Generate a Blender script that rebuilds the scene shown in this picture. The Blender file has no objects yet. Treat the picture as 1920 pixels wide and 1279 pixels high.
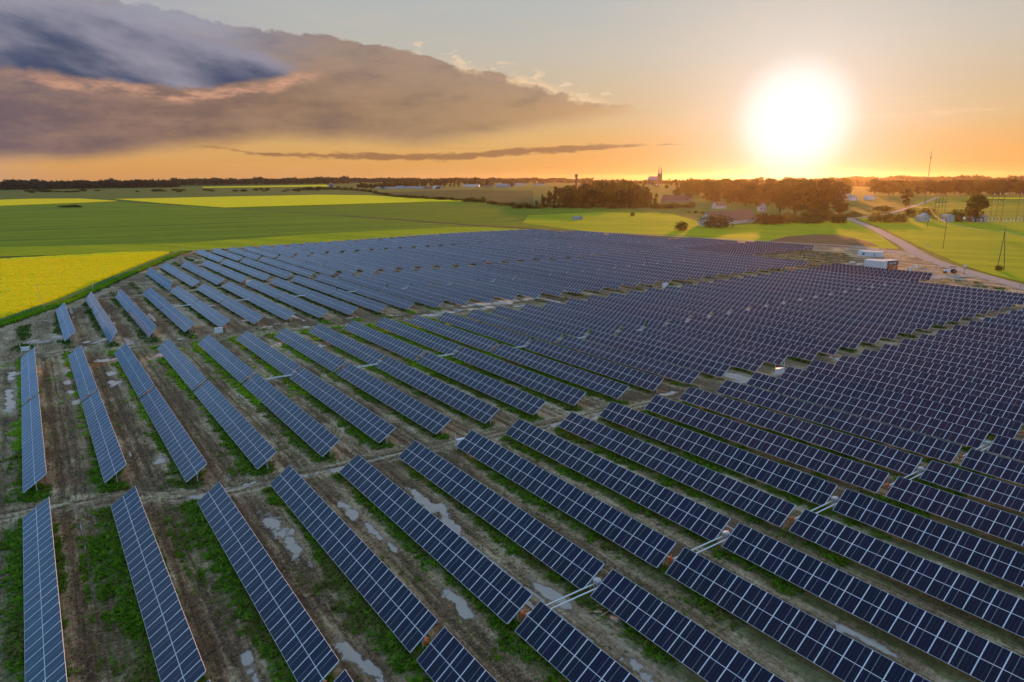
import bpy, bmesh, math, random
import numpy as np
random.seed(7); RNG = np.random.default_rng(11)
sc = bpy.context.scene
COL = sc.collection
R = math.radians

# ------------------------------------------------------------------ camera
F_PX, CAM_H, PITCH, YAW, ROLL = 1280.0, 48.78, R(13.303), R(35.105), R(-0.222)
cam = bpy.data.cameras.new('camera'); cam_ob = bpy.data.objects.new('camera', cam); COL.objects.link(cam_ob)
cam.sensor_width = 36.0; cam.lens = F_PX / 1920 * 36.0; cam.clip_start = 0.5; cam.clip_end = 80000
cam_ob.location = (0, 0, CAM_H)
cam_ob.rotation_mode = 'XYZ'
cam_ob.rotation_euler = (R(90) - PITCH, 0, -YAW)
from mathutils import Matrix, Vector, Euler
cam_ob.rotation_euler = (cam_ob.rotation_euler.to_matrix() @ Matrix.Rotation(-ROLL, 3, 'Z').inverted()).to_euler()
sc.camera = cam_ob

# ------------------------------------------------------------------ sky, sun, exposure
SUN_EL, SUN_AZ = R(4.3), R(56.8)          # azimuth from +Y towards +X
sc.view_settings.view_transform = 'Standard'; sc.view_settings.look = 'None'
sc.view_settings.exposure = 0.0; sc.view_settings.gamma = 1.0; sc.view_settings.use_curve_mapping = False
SUN_DIR = Vector((math.cos(SUN_EL) * math.sin(SUN_AZ), math.cos(SUN_EL) * math.cos(SUN_AZ), math.sin(SUN_EL)))
sun = bpy.data.lights.new('sun', 'SUN'); sun_ob = bpy.data.objects.new('sun', sun); COL.objects.link(sun_ob)
sun.energy = 5.0; sun.angle = R(0.6); sun.color = (1.0, 0.36, 0.08)
sun_ob.rotation_euler = SUN_DIR.to_track_quat('Z', 'Y').to_euler()

def lin(r, g, b):
    f = lambda c: (c / 255 / 12.92) if c <= 10 else ((c / 255 + 0.055) / 1.055) ** 2.4
    return (f(r), f(g), f(b), 1.0)

def sky_angles(px, py):
    """azimuth (deg, from the camera heading) and elevation (deg) of a direction"""
    u, v = (px - 960) / F_PX, (639.5 - py) / F_PX
    x = u; y = math.cos(PITCH) + v * math.sin(PITCH); z = -math.sin(PITCH) + v * math.cos(PITCH)
    return math.degrees(math.atan2(x, y)), math.degrees(math.atan2(z, math.hypot(x, y)))

world = bpy.data.worlds.new('World'); sc.world = world; world.use_nodes = True
def build_sky():
    nt = world.node_tree; N = nt.nodes; L = nt.links
    bg = N['Background']
    def val(x): return x
    def M(op, a, b=None, c=None, clamp=False):
        n = N.new('ShaderNodeMath'); n.operation = op; n.use_clamp = clamp
        for i, x in enumerate((a, b, c)):
            if x is None: continue
            if isinstance(x, (int, float)): n.inputs[i].default_value = x
            else: L.new(x, n.inputs[i])
        return n.outputs[0]
    def mapr(x, a, b, c=0.0, d=1.0, smooth=True):
        n = N.new('ShaderNodeMapRange'); n.interpolation_type = 'SMOOTHSTEP' if smooth else 'LINEAR'; n.clamp = True
        L.new(x, n.inputs[0])
        for i, v in ((1, a), (2, b), (3, c), (4, d)):
            if isinstance(v, (int, float)): n.inputs[i].default_value = v
            else: L.new(v, n.inputs[i])
        return n.outputs[0]
    def mix(f, a, b, mode='MIX'):
        n = N.new('ShaderNodeMix'); n.data_type = 'RGBA'; n.blend_type = mode
        if isinstance(f, (int, float)): n.inputs[0].default_value = f
        else: L.new(f, n.inputs[0])
        for i, x in ((6, a), (7, b)):
            if isinstance(x, tuple): n.inputs[i].default_value = x
            else: L.new(x, n.inputs[i])
        return n.outputs[2]
    def ramp(x, pts):
        n = N.new('ShaderNodeValToRGB'); cr = n.color_ramp
        while len(cr.elements) < len(pts): cr.elements.new(0.5)
        for e, (p, c) in zip(cr.elements, pts): e.position = p; e.color = c
        L.new(x, n.inputs[0]); return n.outputs[0]
    def noise(vec, scale, detail=5, rough=0.55, w=0.0):
        n = N.new('ShaderNodeTexNoise'); n.noise_dimensions = '4D'; n.inputs['W'].default_value = w
        L.new(vec, n.inputs['Vector']); n.inputs['Scale'].default_value = scale
        n.inputs['Detail'].default_value = detail; n.inputs['Roughness'].default_value = rough
        return n.outputs['Fac']
    def xyz(x, y, z=0.0):
        n = N.new('ShaderNodeCombineXYZ')
        for i, v in enumerate((x, y, z)):
            if isinstance(v, (int, float)): n.inputs[i].default_value = v
            else: L.new(v, n.inputs[i])
        return n.outputs[0]
    def curve(x, pts):          # x in degrees of azimuth -> degrees of elevation
        n = N.new('ShaderNodeFloatCurve'); c = n.mapping.curves[0]
        P = [((a + 70) / 140, (e + 2) / 30) for a, e in pts]
        while len(c.points) < len(P): c.points.new(0.5, 0.5)
        for p, (a, e) in zip(c.points, sorted(P)): p.location = (a, e); p.handle_type = 'AUTO_CLAMPED'
        n.mapping.update()
        L.new(M('MULTIPLY_ADD', x, 1 / 140, 0.5), n.inputs['Value'])
        return M('MULTIPLY_ADD', n.outputs[0], 30.0, -2.0)
    geo = N.new('ShaderNodeTexCoord'); d = geo.outputs['Generated']
    sep = N.new('ShaderNodeSeparateXYZ'); L.new(d, sep.inputs[0])
    el = M('MULTIPLY', M('ARCSINE', sep.outputs[2]), 180 / math.pi)
    rot = N.new('ShaderNodeVectorRotate'); rot.rotation_type = 'Z_AXIS'; rot.inputs['Angle'].default_value = YAW
    L.new(d, rot.inputs['Vector'])
    s2 = N.new('ShaderNodeSeparateXYZ'); L.new(rot.outputs[0], s2.inputs[0])
    az = M('MULTIPLY', M('ARCTAN2', s2.outputs[0], s2.outputs[1]), 180 / math.pi)
    dot = N.new('ShaderNodeVectorMath'); dot.operation = 'DOT_PRODUCT'; L.new(d, dot.inputs[0]); dot.inputs[1].default_value = SUN_DIR
    th = M('MULTIPLY', M('ARCCOSINE', M('MINIMUM', dot.outputs['Value'], 0.999999)), 180 / math.pi)
    # clear air: Nishita, compressed, blended with the warm evening gradient
    ns = N.new('ShaderNodeTexSky'); ns.sky_type = 'NISHITA'; ns.sun_disc = False
    ns.sun_elevation = SUN_EL; ns.sun_rotation = SUN_AZ; ns.dust_density = 2.0
    nis = mix(1.0, ns.outputs[0], (0.1, 0.1, 0.1, 1), 'MULTIPLY')
    va = N.new('ShaderNodeVectorMath'); va.operation = 'ADD'; L.new(nis, va.inputs[0]); va.inputs[1].default_value = (1, 1, 1)
    vd = N.new('ShaderNodeVectorMath'); vd.operation = 'DIVIDE'; L.new(nis, vd.inputs[0]); L.new(va.outputs[0], vd.inputs[1]); nis = vd.outputs[0]
    elr = M('POWER', M('MAXIMUM', M('DIVIDE', el, 90.0), 0.0), 0.5)
    e = lambda deg: (max(deg, 0) / 90) ** 0.5
    warm = ramp(elr, [(e(0), lin(222, 158, 98)), (e(1.2), lin(228, 167, 96)), (e(3.2), lin(220, 174, 110)), (e(6), lin(206, 180, 144)),
                      (e(9.5), lin(194, 189, 178)), (e(14), lin(178, 187, 191)), (e(30), lin(174, 192, 208)), (e(90), lin(170, 197, 230))])
    cool = ramp(elr, [(e(0), lin(176, 208, 240)), (e(4), lin(158, 208, 252)), (e(10), lin(142, 197, 250)), (e(30), lin(140, 190, 244)), (e(90), lin(170, 197, 230))])
    clear = mix(mapr(th, 52, 86), warm, cool)
    clear = mix(0.12, clear, nis)
    glow = M('POWER', 2.718, M('MULTIPLY', th, -1 / 13.0))
    clear = mix(mapr(glow, 0, 1, 0, 1, False), clear, mix(1.0, clear, (0.08, 0.035, 0.01, 1), 'ADD'))
    # low haze right of the sun is deeper orange
    lowo = M('MULTIPLY', mapr(el, 4.5, 0.5), mapr(th, 26, 8))
    clear = mix(M('MULTIPLY', lowo, 0.55), clear, lin(238, 150, 48))
    # faint high veil so that the clear part is not one smooth ramp
    sv = xyz(M('MULTIPLY', az, 0.05), M('MULTIPLY', el, 0.28))
    veil = mapr(noise(sv, 1.6, 6, 0.6, 3.1), 0.45, 0.75)
    clear = mix(M('MULTIPLY', veil, 0.16), clear, lin(232, 200, 160))
    # distortion used by the cloud outlines
    wob = M('SUBTRACT', noise(xyz(M('MULTIPLY', az, 0.30), M('MULTIPLY', el, 0.62)), 1.0, 10, 0.66, 0.4), 0.5)
    wob2 = M('SUBTRACT', noise(xyz(M('MULTIPLY', az, 0.09), M('MULTIPLY', el, 0.3)), 1.0, 6, 0.6, 5.4), 0.5)
    eld = M('ADD', el, M('MULTIPLY', wob, 1.7))
    wob3 = M('SUBTRACT', noise(xyz(M('MULTIPLY', az, 0.9), M('MULTIPLY', el, 1.5)), 1.0, 8, 0.62, 7.7), 0.5)
    P = lambda *pts: [sky_angles(*p) for p in pts]
    c1t = curve(az, [(-70, 15), (-60, 16)] + P((-250, -30), (0, -25), (150, -12), (300, 6), (430, 42), (560, 58), (700, 80), (800, 104), (900, 130), (1000, 152), (1080, 178), (1185, 199)) + [(30, 3), (70, 3)])
    c1b = curve(az, [(-70, 4), (-60, 3.2)] + P((-250, 290), (0, 288), (200, 288), (300, 272), (420, 256), (500, 250), (640, 258), (760, 263), (850, 259), (960, 246), (1080, 222), (1185, 202)) + [(30, 9), (70, 9)])
    m1 = M('MULTIPLY', mapr(M('SUBTRACT', c1t, M('ADD', eld, M('MULTIPLY', wob3, 0.9))), -0.04, 0.2), mapr(M('SUBTRACT', el, M('ADD', c1b, M('MULTIPLY', wob2, 1.6))), -0.8, 0.7))
    m1 = M('MULTIPLY', m1, M('MULTIPLY', mapr(M('ADD', az, M('MULTIPLY', wob2, 26)), -74, -48), mapr(az, 14, 7.4)))
    azr = M('MULTIPLY_ADD', az, 1 / 60, 0.7)
    q = lambda px: (sky_angles(px, 200)[0]) / 60 + 0.7
    c1col = ramp(azr, [(q(-420), lin(104, 122, 154)), (q(-200), lin(104, 104, 124)), (q(0), lin(113, 95, 103)), (q(250), lin(122, 99, 96)), (q(520), lin(138, 111, 93)), (q(800), lin(160, 131, 101)), (q(1000), lin(182, 147, 106)), (q(1180), lin(208, 165, 114))])
    up1 = mapr(M('DIVIDE', M('SUBTRACT', el, c1b), M('MAXIMUM', M('SUBTRACT', c1t, c1b), 0.3)), 0.25, 1.0)
    c1col = mix(M('MULTIPLY', up1, 0.5), c1col, lin(158, 142, 136))
    ul = M('MULTIPLY', mapr(az, -10, -24), mapr(el, 7.6, 10.2)); c1col = mix(M('MULTIPLY', ul, 0.85), c1col, lin(142, 143, 160))
    tex1 = noise(xyz(M('MULTIPLY', az, 0.16), M('MULTIPLY', el, 0.55)), 1.0, 10, 0.66, 9.0)
    c1col = mix(mapr(tex1, 0.42, 0.66, 0, 0.36), c1col, lin(188, 150, 122))
    c1col = mix(mapr(tex1, 0.5, 0.32, 0, 0.35), c1col, lin(92, 80, 92))
    sky = mix(M('MULTIPLY', m1, 0.96), clear, c1col)
    # sun-lit rim on the right part of its upper edge
    rim = M('MULTIPLY', mapr(M('ABSOLUTE', M('SUBTRACT', M('SUBTRACT', c1t, eld), 0.05)), 0.62, 0.0), M('MULTIPLY', mapr(az, -9, 0), mapr(az, 9, 5.5)))
    sky = mix(M('MULTIPLY', rim, M('MULTIPLY', mapr(wob, -0.05, 0.16), 0.8)), sky, lin(246, 212, 168))
    # small broken puffs above that edge
    pf = noise(xyz(M('MULTIPLY', az, 0.6), M('MULTIPLY', el, 1.5)), 1.0, 6, 0.62, 21.0)
    pm = M('MULTIPLY', mapr(pf, 0.53, 0.62), mapr(M('ABSOLUTE', M('SUBTRACT', M('SUBTRACT', el, c1t), 0.45)), 0.75, 0.1))
    pm = M('MULTIPLY', pm, M('MULTIPLY', mapr(az, -12, -5), mapr(az, 11, 6)))
    sky = mix(M('MULTIPLY', pm, 0.75), sky, lin(240, 210, 176))
    # dark blue bank in front of it
    c2t = curve(az, [(-70, 15.5), (-60, 15.3)] + P((-250, -60), (0, -34), (120, -14), (250, 22), (400, 62), (490, 90), (574, 126)) + [(5, 4), (70, 4)])
    c2b = curve(az, [(-70, 9), (-60, 9)] + P((-250, 112), (0, 128), (150, 146), (250, 157), (330, 164), (400, 163), (500, 153), (574, 132)) + [(5, 9), (70, 9)])
    eld2 = M('ADD', M('ADD', el, M('MULTIPLY', wob, 1.3)), M('MULTIPLY', wob3, 0.7))
    m2 = M('MULTIPLY', mapr(M('SUBTRACT', c2t, eld2), -0.5, 0.9), mapr(M('SUBTRACT', eld2, c2b), -0.1, 0.45))
    m2 = M('MULTIPLY', m2, M('MULTIPLY', mapr(M('ADD', az, M('MULTIPLY', wob2, 26)), -70, -46), mapr(az, -14, -18)))
    st = noise(xyz(M('ADD', M('MULTIPLY', az, 0.15), M('MULTIPLY', el, 0.08)), M('ADD', M('MULTIPLY', el, 0.42), M('MULTIPLY', az, 0.07))), 0.7, 7, 0.54, 2.0)
    c2col = mix(mapr(M('ADD', st, M('MULTIPLY', mapr(M('SUBTRACT', c2t, eld2), 3.2, 0.2), 0.16)), 0.40, 0.66), lin(68, 80, 108), lin(146, 144, 160))
    c2col = mix(M('MULTIPLY', mapr(st, 0.58, 0.74), 0.55), c2col, lin(186, 170, 172))
    sky = mix(M('MULTIPLY', m2, 0.95), sky, c2col)
    # pale veil above the bank, towards the upper left
    vm = M('MULTIPLY', mapr(M('SUBTRACT', el, c2t), -1.8, 0.6), M('MULTIPLY', mapr(az, -14, -26), mapr(noise(sv, 2.4, 6, 0.6, 8.0), 0.36, 0.62)))
    vm = M('MULTIPLY', vm, mapr(el, 40, 18))
    sky = mix(M('MULTIPLY', vm, 0.6), sky, lin(166, 166, 180))
    # salmon light on the broken lower lip of the bank
    lip = M('SUBTRACT', M('ADD', el, M('MULTIPLY', wob, 1.0)), c2b)
    lm = M('MULTIPLY', mapr(M('ABSOLUTE', M('ADD', lip, 0.42)), 0.75, 0.05), mapr(noise(xyz(M('MULTIPLY', az, 0.30), M('MULTIPLY', el, 1.1)), 1.0, 7, 0.66, 14.0), 0.40, 0.62))
    lm = M('MULTIPLY', lm, M('MULTIPLY', mapr(az, -38, -30), mapr(az, -13.5, -17)))
    sky = mix(M('MULTIPLY', lm, 0.8), sky, lin(222, 166, 136))
    # thin dark stratus bars near the horizon
    bar = curve(az, [(-70, 2.2)] + P((380, 272), (480, 285), (620, 291), (820, 294), (950, 286), (1120, 277), (1300, 271)) + [(30, 3), (70, 3)])
    thick = M('MULTIPLY', mapr(az, -25, -8, 0.25, 1.0), M('MULTIPLY', mapr(az, 14.5, 3), 0.30))
    nb = noise(xyz(M('MULTIPLY', az, 0.5), M('MULTIPLY', el, 2.0)), 1.0, 5, 0.55, 31.0)
    bm = mapr(M('SUBTRACT', M('ADD', thick, M('MULTIPLY', M('SUBTRACT', nb, 0.5), 0.95)), M('ABSOLUTE', M('SUBTRACT', el, bar))), -0.05, 0.16)
    bm = M('MULTIPLY', bm, M('MULTIPLY', mapr(az, -26, -20), mapr(az, 15.5, 12)))
    sky = mix(M('MULTIPLY', bm, 0.78), sky, lin(140, 100, 74))
    low = noise(xyz(M('MULTIPLY', az, 0.11), M('MULTIPLY', el, 2.3)), 1.0, 6, 0.6, 40.0)
    lmsk = M('MULTIPLY', mapr(low, 0.58, 0.74), M('MULTIPLY', mapr(el, 0.3, 1.0), mapr(el, 5.0, 2.6)))
    sky = mix(M('MULTIPLY', lmsk, 0.36), sky, lin(186, 128, 82))
    # lit streaks right of the sun
    sw = noise(xyz(M('ADD', M('MULTIPLY', az, 0.14), 0.0), M('MULTIPLY', el, 1.5)), 1.0, 6, 0.6, 52.0)
    sm = M('MULTIPLY', mapr(sw, 0.54, 0.68), M('MULTIPLY', mapr(M('ABSOLUTE', M('SUBTRACT', el, 5.0)), 1.4, 0.2), M('MULTIPLY', mapr(az, 24, 27), mapr(az, 40, 33))))
    sky = mix(M('MULTIPLY', sm, 0.6), sky, lin(252, 220, 170))
    # aureole of the low sun seen through thin cloud
    core = mapr(th, 5.2, 1.4); halo = M('POWER', 2.718, M('MULTIPLY', th, -1 / 4.4))
    sky = mix(M('MINIMUM', M('MULTIPLY', halo, 1.25), 1.0), sky, (0.98, 0.91, 0.85, 1))
    sky = mix(core, sky, (1.15, 1.10, 1.04, 1))
    below = mapr(el, -0.6, 0.0)
    L.new(sky, bg.inputs[0]); bg.inputs[1].default_value = 1.0
build_sky()

# ------------------------------------------------------------------ helpers
def hill(x, y):
    """height of the gently rising land around the town (metres)"""
    h = 0.0
    for cx, cy, s, a in HILLS:
        h = h + a * np.exp(-((x - cx) ** 2 + (y - cy) ** 2) / (2 * s * s))
    return h
_fw = np.array((math.sin(YAW) * math.cos(PITCH), math.cos(YAW) * math.cos(PITCH), -math.sin(PITCH)))
_rt = np.array((math.cos(YAW), -math.sin(YAW), 0.0)); _up = np.cross(_rt, _fw)
_rt, _up = _rt * math.cos(ROLL) + _up * math.sin(ROLL), -_rt * math.sin(ROLL) + _up * math.cos(ROLL)
def ray(px, py):
    d = _fw + (px - 960) / F_PX * _rt + (639.5 - py) / F_PX * _up
    return d / math.hypot(d[0], d[1])
def polar(px, dist):
    d = ray(px, 420); return d[0] * dist, d[1] * dist
HILLS = []
HILLS = [(*polar(1260, 2700), 620, 30.0), (*polar(560, 6200), 1400, 26.0), (*polar(1850, 6500), 1600, 22.0), (*polar(980, 6000), 1200, 14.0)]
def at(px, py, z=None):
    """point of the ground that the survey picture shows at (px, py)"""
    d = ray(px, py); t = (CAM_H - (z or 0)) / -d[2] if d[2] < -1e-4 else 9000
    if z is None:
        for _ in range(12):
            zz = float(hill(d[0] * t, d[1] * t)); nt_ = (CAM_H - zz) / -d[2] if d[2] < -1e-4 else 9000
            t = 0.5 * t + 0.5 * min(nt_, 12000)
    x, y = d[0] * t, d[1] * t
    return float(x), float(y), float(hill(x, y)) if z is None else z
def dist_of(p): return math.hypot(p[0], p[1])
def metres(p, px): return px * math.hypot(dist_of(p), CAM_H) / F_PX

def tag(o, label=None, cat=None, group=None, kind=None):
    if label: o['label'] = label
    if cat: o['category'] = cat
    if group: o['group'] = group
    if kind: o['kind'] = kind
    return o
def empty(name, loc=(0, 0, 0), rz=0.0):
    o = bpy.data.objects.new(name, None); COL.objects.link(o); o.location = loc; o.rotation_euler = (0, 0, rz); o.empty_display_size = 0.5
    return o
def obj(name, me, parent=None, loc=(0, 0, 0), rot=(0, 0, 0), scale=(1, 1, 1)):
    o = bpy.data.objects.new(name, me); COL.objects.link(o)
    if parent is not None: o.parent = parent
    o.location = loc; o.rotation_euler = rot; o.scale = scale
    return o
def npmesh(name, V, F, mats, fm=None, smooth=False):
    """mesh from arrays; F is an (n,3) or (n,4) index array"""
    me = bpy.data.meshes.new(name); V = np.asarray(V, np.float32); F = np.asarray(F, np.int32); k = F.shape[1]
    me.vertices.add(len(V)); me.vertices.foreach_set('co', V.ravel())
    me.loops.add(F.size); me.loops.foreach_set('vertex_index', F.ravel())
    me.polygons.add(len(F)); me.polygons.foreach_set('loop_start', np.arange(0, F.size, k, dtype=np.int32))
    if fm is not None: me.polygons.foreach_set('material_index', np.asarray(fm, np.int32))
    me.polygons.foreach_set('use_smooth', np.full(len(F), smooth))
    for m in (mats if isinstance(mats, (list, tuple)) else [mats]): me.materials.append(m)
    me.update(calc_edges=True); return me
class MB:
    """collects boxes, bars and quads into one mesh"""
    def __init__(s): s.v = []; s.f = []; s.m = []
    def add(s, vs, fs, mi=0):
        b = len(s.v); s.v += [tuple(v) for v in vs]; s.f += [tuple(b + i for i in f) for f in fs]; s.m += [mi] * len(fs); return s
    def box(s, lo, hi, mi=0, M=None):
        x0, y0, z0 = lo; x1, y1, z1 = hi
        vs = [Vector(p) for p in ((x0, y0, z0), (x1, y0, z0), (x1, y1, z0), (x0, y1, z0), (x0, y0, z1), (x1, y0, z1), (x1, y1, z1), (x0, y1, z1))]
        if M is not None: vs = [M @ v for v in vs]
        return s.add(vs, ((0, 3, 2, 1), (4, 5, 6, 7), (0, 1, 5, 4), (1, 2, 6, 5), (2, 3, 7, 6), (3, 0, 4, 7)), mi)
    def bar(s, a, b, r0, r1=None, n=6, mi=0, cap=True):
        a, b = Vector(a), Vector(b); r1 = r0 if r1 is None else r1
        q = (b - a).to_track_quat('Z', 'Y'); vs = []
        for p, r in ((a, r0), (b, r1)):
            for k in range(n):
                t = 2 * math.pi * k / n; vs.append(p + q @ Vector((r * math.cos(t), r * math.sin(t), 0)))
        fs = [(k, (k + 1) % n, n + (k + 1) % n, n + k) for k in range(n)]
        if cap: fs += [tuple(range(n))[::-1], tuple(range(n, 2 * n))]
        return s.add(vs, fs, mi)
    def mesh(s, name, mats):
        me = bpy.data.meshes.new(name); me.from_pydata(s.v, [], s.f)
        for m in (mats if isinstance(mats, (list, tuple)) else [mats]): me.materials.append(m)
        me.polygons.foreach_set('material_index', s.m); me.update(); return me
    def build(s, name, mats, parent=None, loc=(0, 0, 0), rot=(0, 0, 0)):
        return obj(name, s.mesh(name, mats), parent, loc, rot)

class Nodes:
    def __init__(s, name):
        s.mat = bpy.data.materials.new(name); s.mat.use_nodes = True; s.nt = s.mat.node_tree; s.N = s.nt.nodes; s.L = s.nt.links
        s.bsdf = s.N['Principled BSDF']; s.out = s.N['Material Output']
    def new(s, t, **kw):
        n = s.N.new(t)
        for k, v in kw.items(): setattr(n, k, v)
        return n
    def put(s, x, inp):
        if isinstance(x, (int, float)): inp.default_value = x
        elif isinstance(x, tuple): inp.default_value = x
        else: s.L.new(x, inp)
    def M(s, op, a, b=None, c=None, clamp=False):
        n = s.new('ShaderNodeMath', operation=op, use_clamp=clamp)
        for i, x in enumerate((a, b, c)):
            if x is not None: s.put(x, n.inputs[i])
        return n.outputs[0]
    def mix(s, f, a, b, mode='MIX'):
        n = s.new('ShaderNodeMix', data_type='RGBA', blend_type=mode); s.put(f, n.inputs[0]); s.put(a, n.inputs[6]); s.put(b, n.inputs[7]); return n.outputs[2]
    def mapr(s, x, a, b, c=0.0, d=1.0, smooth=True):
        n = s.new('ShaderNodeMapRange', interpolation_type='SMOOTHSTEP' if smooth else 'LINEAR', clamp=True)
        for i, v in enumerate((x, a, b, c, d)): s.put(v, n.inputs[i])
        return n.outputs[0]
    def noise(s, vec, scale, detail=4, rough=0.55, out='Fac', dist=0.0):
        n = s.new('ShaderNodeTexNoise'); s.put(vec, n.inputs['Vector']); n.inputs['Scale'].default_value = scale
        n.inputs['Detail'].default_value = detail; n.inputs['Roughness'].default_value = rough; n.inputs['Distortion'].default_value = dist
        return n.outputs[out]
    def ramp(s, x, pts):
        n = s.new('ShaderNodeValToRGB'); cr = n.color_ramp
        while len(cr.elements) < len(pts): cr.elements.new(0.5)
        for e, (p, c) in zip(cr.elements, pts): e.position = p; e.color = c
        s.put(x, n.inputs[0]); return n.outputs[0]
    def pos(s): return s.new('ShaderNodeNewGeometry').outputs['Position']
    def objc(s): return s.new('ShaderNodeTexCoord').outputs['Object']
    def mapping(s, vec, scale=(1, 1, 1), rot=(0, 0, 0)):
        n = s.new('ShaderNodeMapping'); s.put(vec, n.inputs['Vector']); n.inputs['Scale'].default_value = scale; n.inputs['Rotation'].default_value = rot; return n.outputs[0]
    def attr(s, name):
        return s.new('ShaderNodeAttribute', attribute_name=name)
    def rnd(s): return s.new('ShaderNodeObjectInfo').outputs['Random']
    def bump(s, h, strength=0.5, dist=0.1):
        n = s.new('ShaderNodeBump'); n.inputs['Strength'].default_value = strength; n.inputs['Distance'].default_value = dist; s.put(h, n.inputs['Height'])
        s.L.new(n.outputs[0], s.bsdf.inputs['Normal']); return n
    def base(s, c, rough=0.8, metal=0.0, spec=0.5):
        s.put(c, s.bsdf.inputs['Base Color']); s.put(rough, s.bsdf.inputs['Roughness']); s.put(metal, s.bsdf.inputs['Metallic']); s.put(spec, s.bsdf.inputs['Specular IOR Level'])
        return s.mat
def g4(v): return (v, v, v, 1.0)
def plain(name, c, rough=0.6, metal=0.0, var=0.12, scale=3.0, spec=0.5):
    """paint, metal, plaster: one colour with a little dirt and unevenness"""
    n = Nodes(name); f = n.noise(n.objc(), scale, 5, 0.6)
    col = n.mix(n.mapr(f, 0.3, 0.7), tuple(x * (1 - var) for x in c[:3]) + (1,), tuple(min(1, x * (1 + var)) for x in c[:3]) + (1,))
    n.base(col, n.mapr(f, 0.2, 0.8, max(rough - 0.08, 0.02), min(rough + 0.08, 1)), metal, spec); return n.mat

# value noise for the ground maps
def vnoise(x, y, cell, seed):
    r = np.random.default_rng(seed); G = r.random((257, 257)).astype(np.float32)
    u, v = x / cell, y / cell; i, j = np.floor(u).astype(int), np.floor(v).astype(int); fu, fv = u - i, v - j
    fu = fu * fu * (3 - 2 * fu); fv = fv * fv * (3 - 2 * fv); i %= 256; j %= 256
    return (G[i, j] * (1 - fu) * (1 - fv) + G[i + 1, j] * fu * (1 - fv) + G[i, j + 1] * (1 - fu) * fv + G[i + 1, j + 1] * fu * fv)
def fbm(x, y, cell, seed, octv=4):
    a, t, w = 0.0, 0.0, 1.0
    for k in range(octv): a = a + w * vnoise(x, y, cell / 2 ** k, seed + k); t += w; w *= 0.55
    return a / t
def sstep(x, a, b):
    t = np.clip((x - a) / (b - a), 0, 1); return t * t * (3 - 2 * t)
def inside(x, y, poly):
    c = np.zeros(np.shape(x), bool); n = len(poly)
    for k in range(n):
        (x0, y0), (x1, y1) = poly[k][:2], poly[k - 1][:2]
        if y0 == y1: continue
        hit = ((y0 > y) != (y1 > y)) & (x < (x1 - x0) * (y - y0) / (y1 - y0) + x0); c ^= hit
    return c

# ------------------------------------------------------------------ layout of the solar park
U, X0, W_T, TILT, AXIS = 10.9, -4.36, 4.23, R(34.4), 2.2
def lut(d, i):
    ks = sorted(d); return float(np.interp(i, ks, [d[k] for k in ks]))
C_N = {0: 10.61, 1: 10.31, 2: 9.75, 3: 9.75, 4: 9.555, 5: 9.555, 6: 9.40, 7: 9.40, 8: 9.14, 9: 9.14, 10: 8.93, 11: 8.93, 12: 8.79, 13: 8.79, 14: 8.64, 15: 8.64, 16: 8.5, 34: 8.46}
B_N = {0: 21.04, 1: 20.64, 2: 20.2, 3: 20.08, 4: 20.05, 5: 19.95, 6: 19.68, 7: 19.68, 8: 19.5, 9: 19.45, 10: 19.15, 11: 19.05, 12: 18.93, 13: 18.93, 14: 18.71, 15: 18.68, 40: 18.68}
B_S = {0: 11.53, 1: 11.23, 2: 10.54, 3: 10.40, 4: 10.30, 5: 10.29, 6: 10.1, 7: 10.05, 8: 9.9, 9: 9.88, 10: 9.68, 11: 9.64, 12: 9.5, 13: 9.45, 14: 9.27, 15: 9.3, 16: 9.09, 40: 9.05}
A_S = {1: 22.66, 2: 21.81, 3: 21.9, 7: 21.83, 8: 21.52, 9: 21.47, 10: 21.32, 11: 21.24, 12: 20.93, 13: 20.76, 14: 20.64, 15: 20.58, 16: 20.38, 17: 20.28, 18: 20.2, 40: 19.9}
Z_S = {4: 31.2, 5: 31.25, 6: 31.35, 9: 31.45, 10: 31.46, 11: 31.25, 12: 31.1, 13: 31.0, 14: 30.8, 16: 30.76, 17: 30.6, 18: 30.4, 23: 30.17, 24: 29.92, 40: 29.6}
Y_N = {8: 46.2, 9: 46.35, 10: 46.6, 11: 46.74, 13: 46.9, 15: 47.1, 18: 47.2, 23: 47.5, 29: 48.2, 37: 48.2}
def blocks_of(i):
    """(block, south, gap, north) in row pitches for row i"""
    out = []
    n = lut(C_N, i)
    if i <= 31: out.append(('front', n - 9.26, n - 4.62, n))
    if i <= 33:
        n, s = lut(B_N, i), lut(B_S, i); g = n - 4.71
        if i in (31, 32, 33): s, g = g + 0.0, None
        out.append(('second', s, g, n))
    if 1 <= i <= 41:
        s = lut(A_S, i); n = 28.47 if i == 1 else (30.6 if i < 10 else lut(Z_S, i) - 0.66); g = 25.65 if i == 1 else (s + 4.6)
        if i > 33: s, g = g + 0.06 - (40 - i) * 0.35 * 0 , None
        if i > 33: s = max(s, 17.2 + (i - 33.2) * 0.82)
        out.append(('middle', s, g, n))
    if 5 <= i <= 40:
        s = lut(Z_S, i); n = 37.7 if i == 5 else (39.75 if i < 12 else 39.75 + min(i - 12, 6) * 0.07); g = s + 4.25
        if i >= 39: n = g; g = None
        out.append(('fourth', s, g, n))
    if 9 <= i <= 38:
        n = lut(Y_N, i); s = (40.2 if i < 12 else 40.2 + min(i - 12, 6) * 0.09); g = s + (n - s) * 0.5
        if i in (37, 38): n = g; g = None
        out.append(('rear', s, g, n))
    return out
def row_x(i): return X0 + U * i
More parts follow.
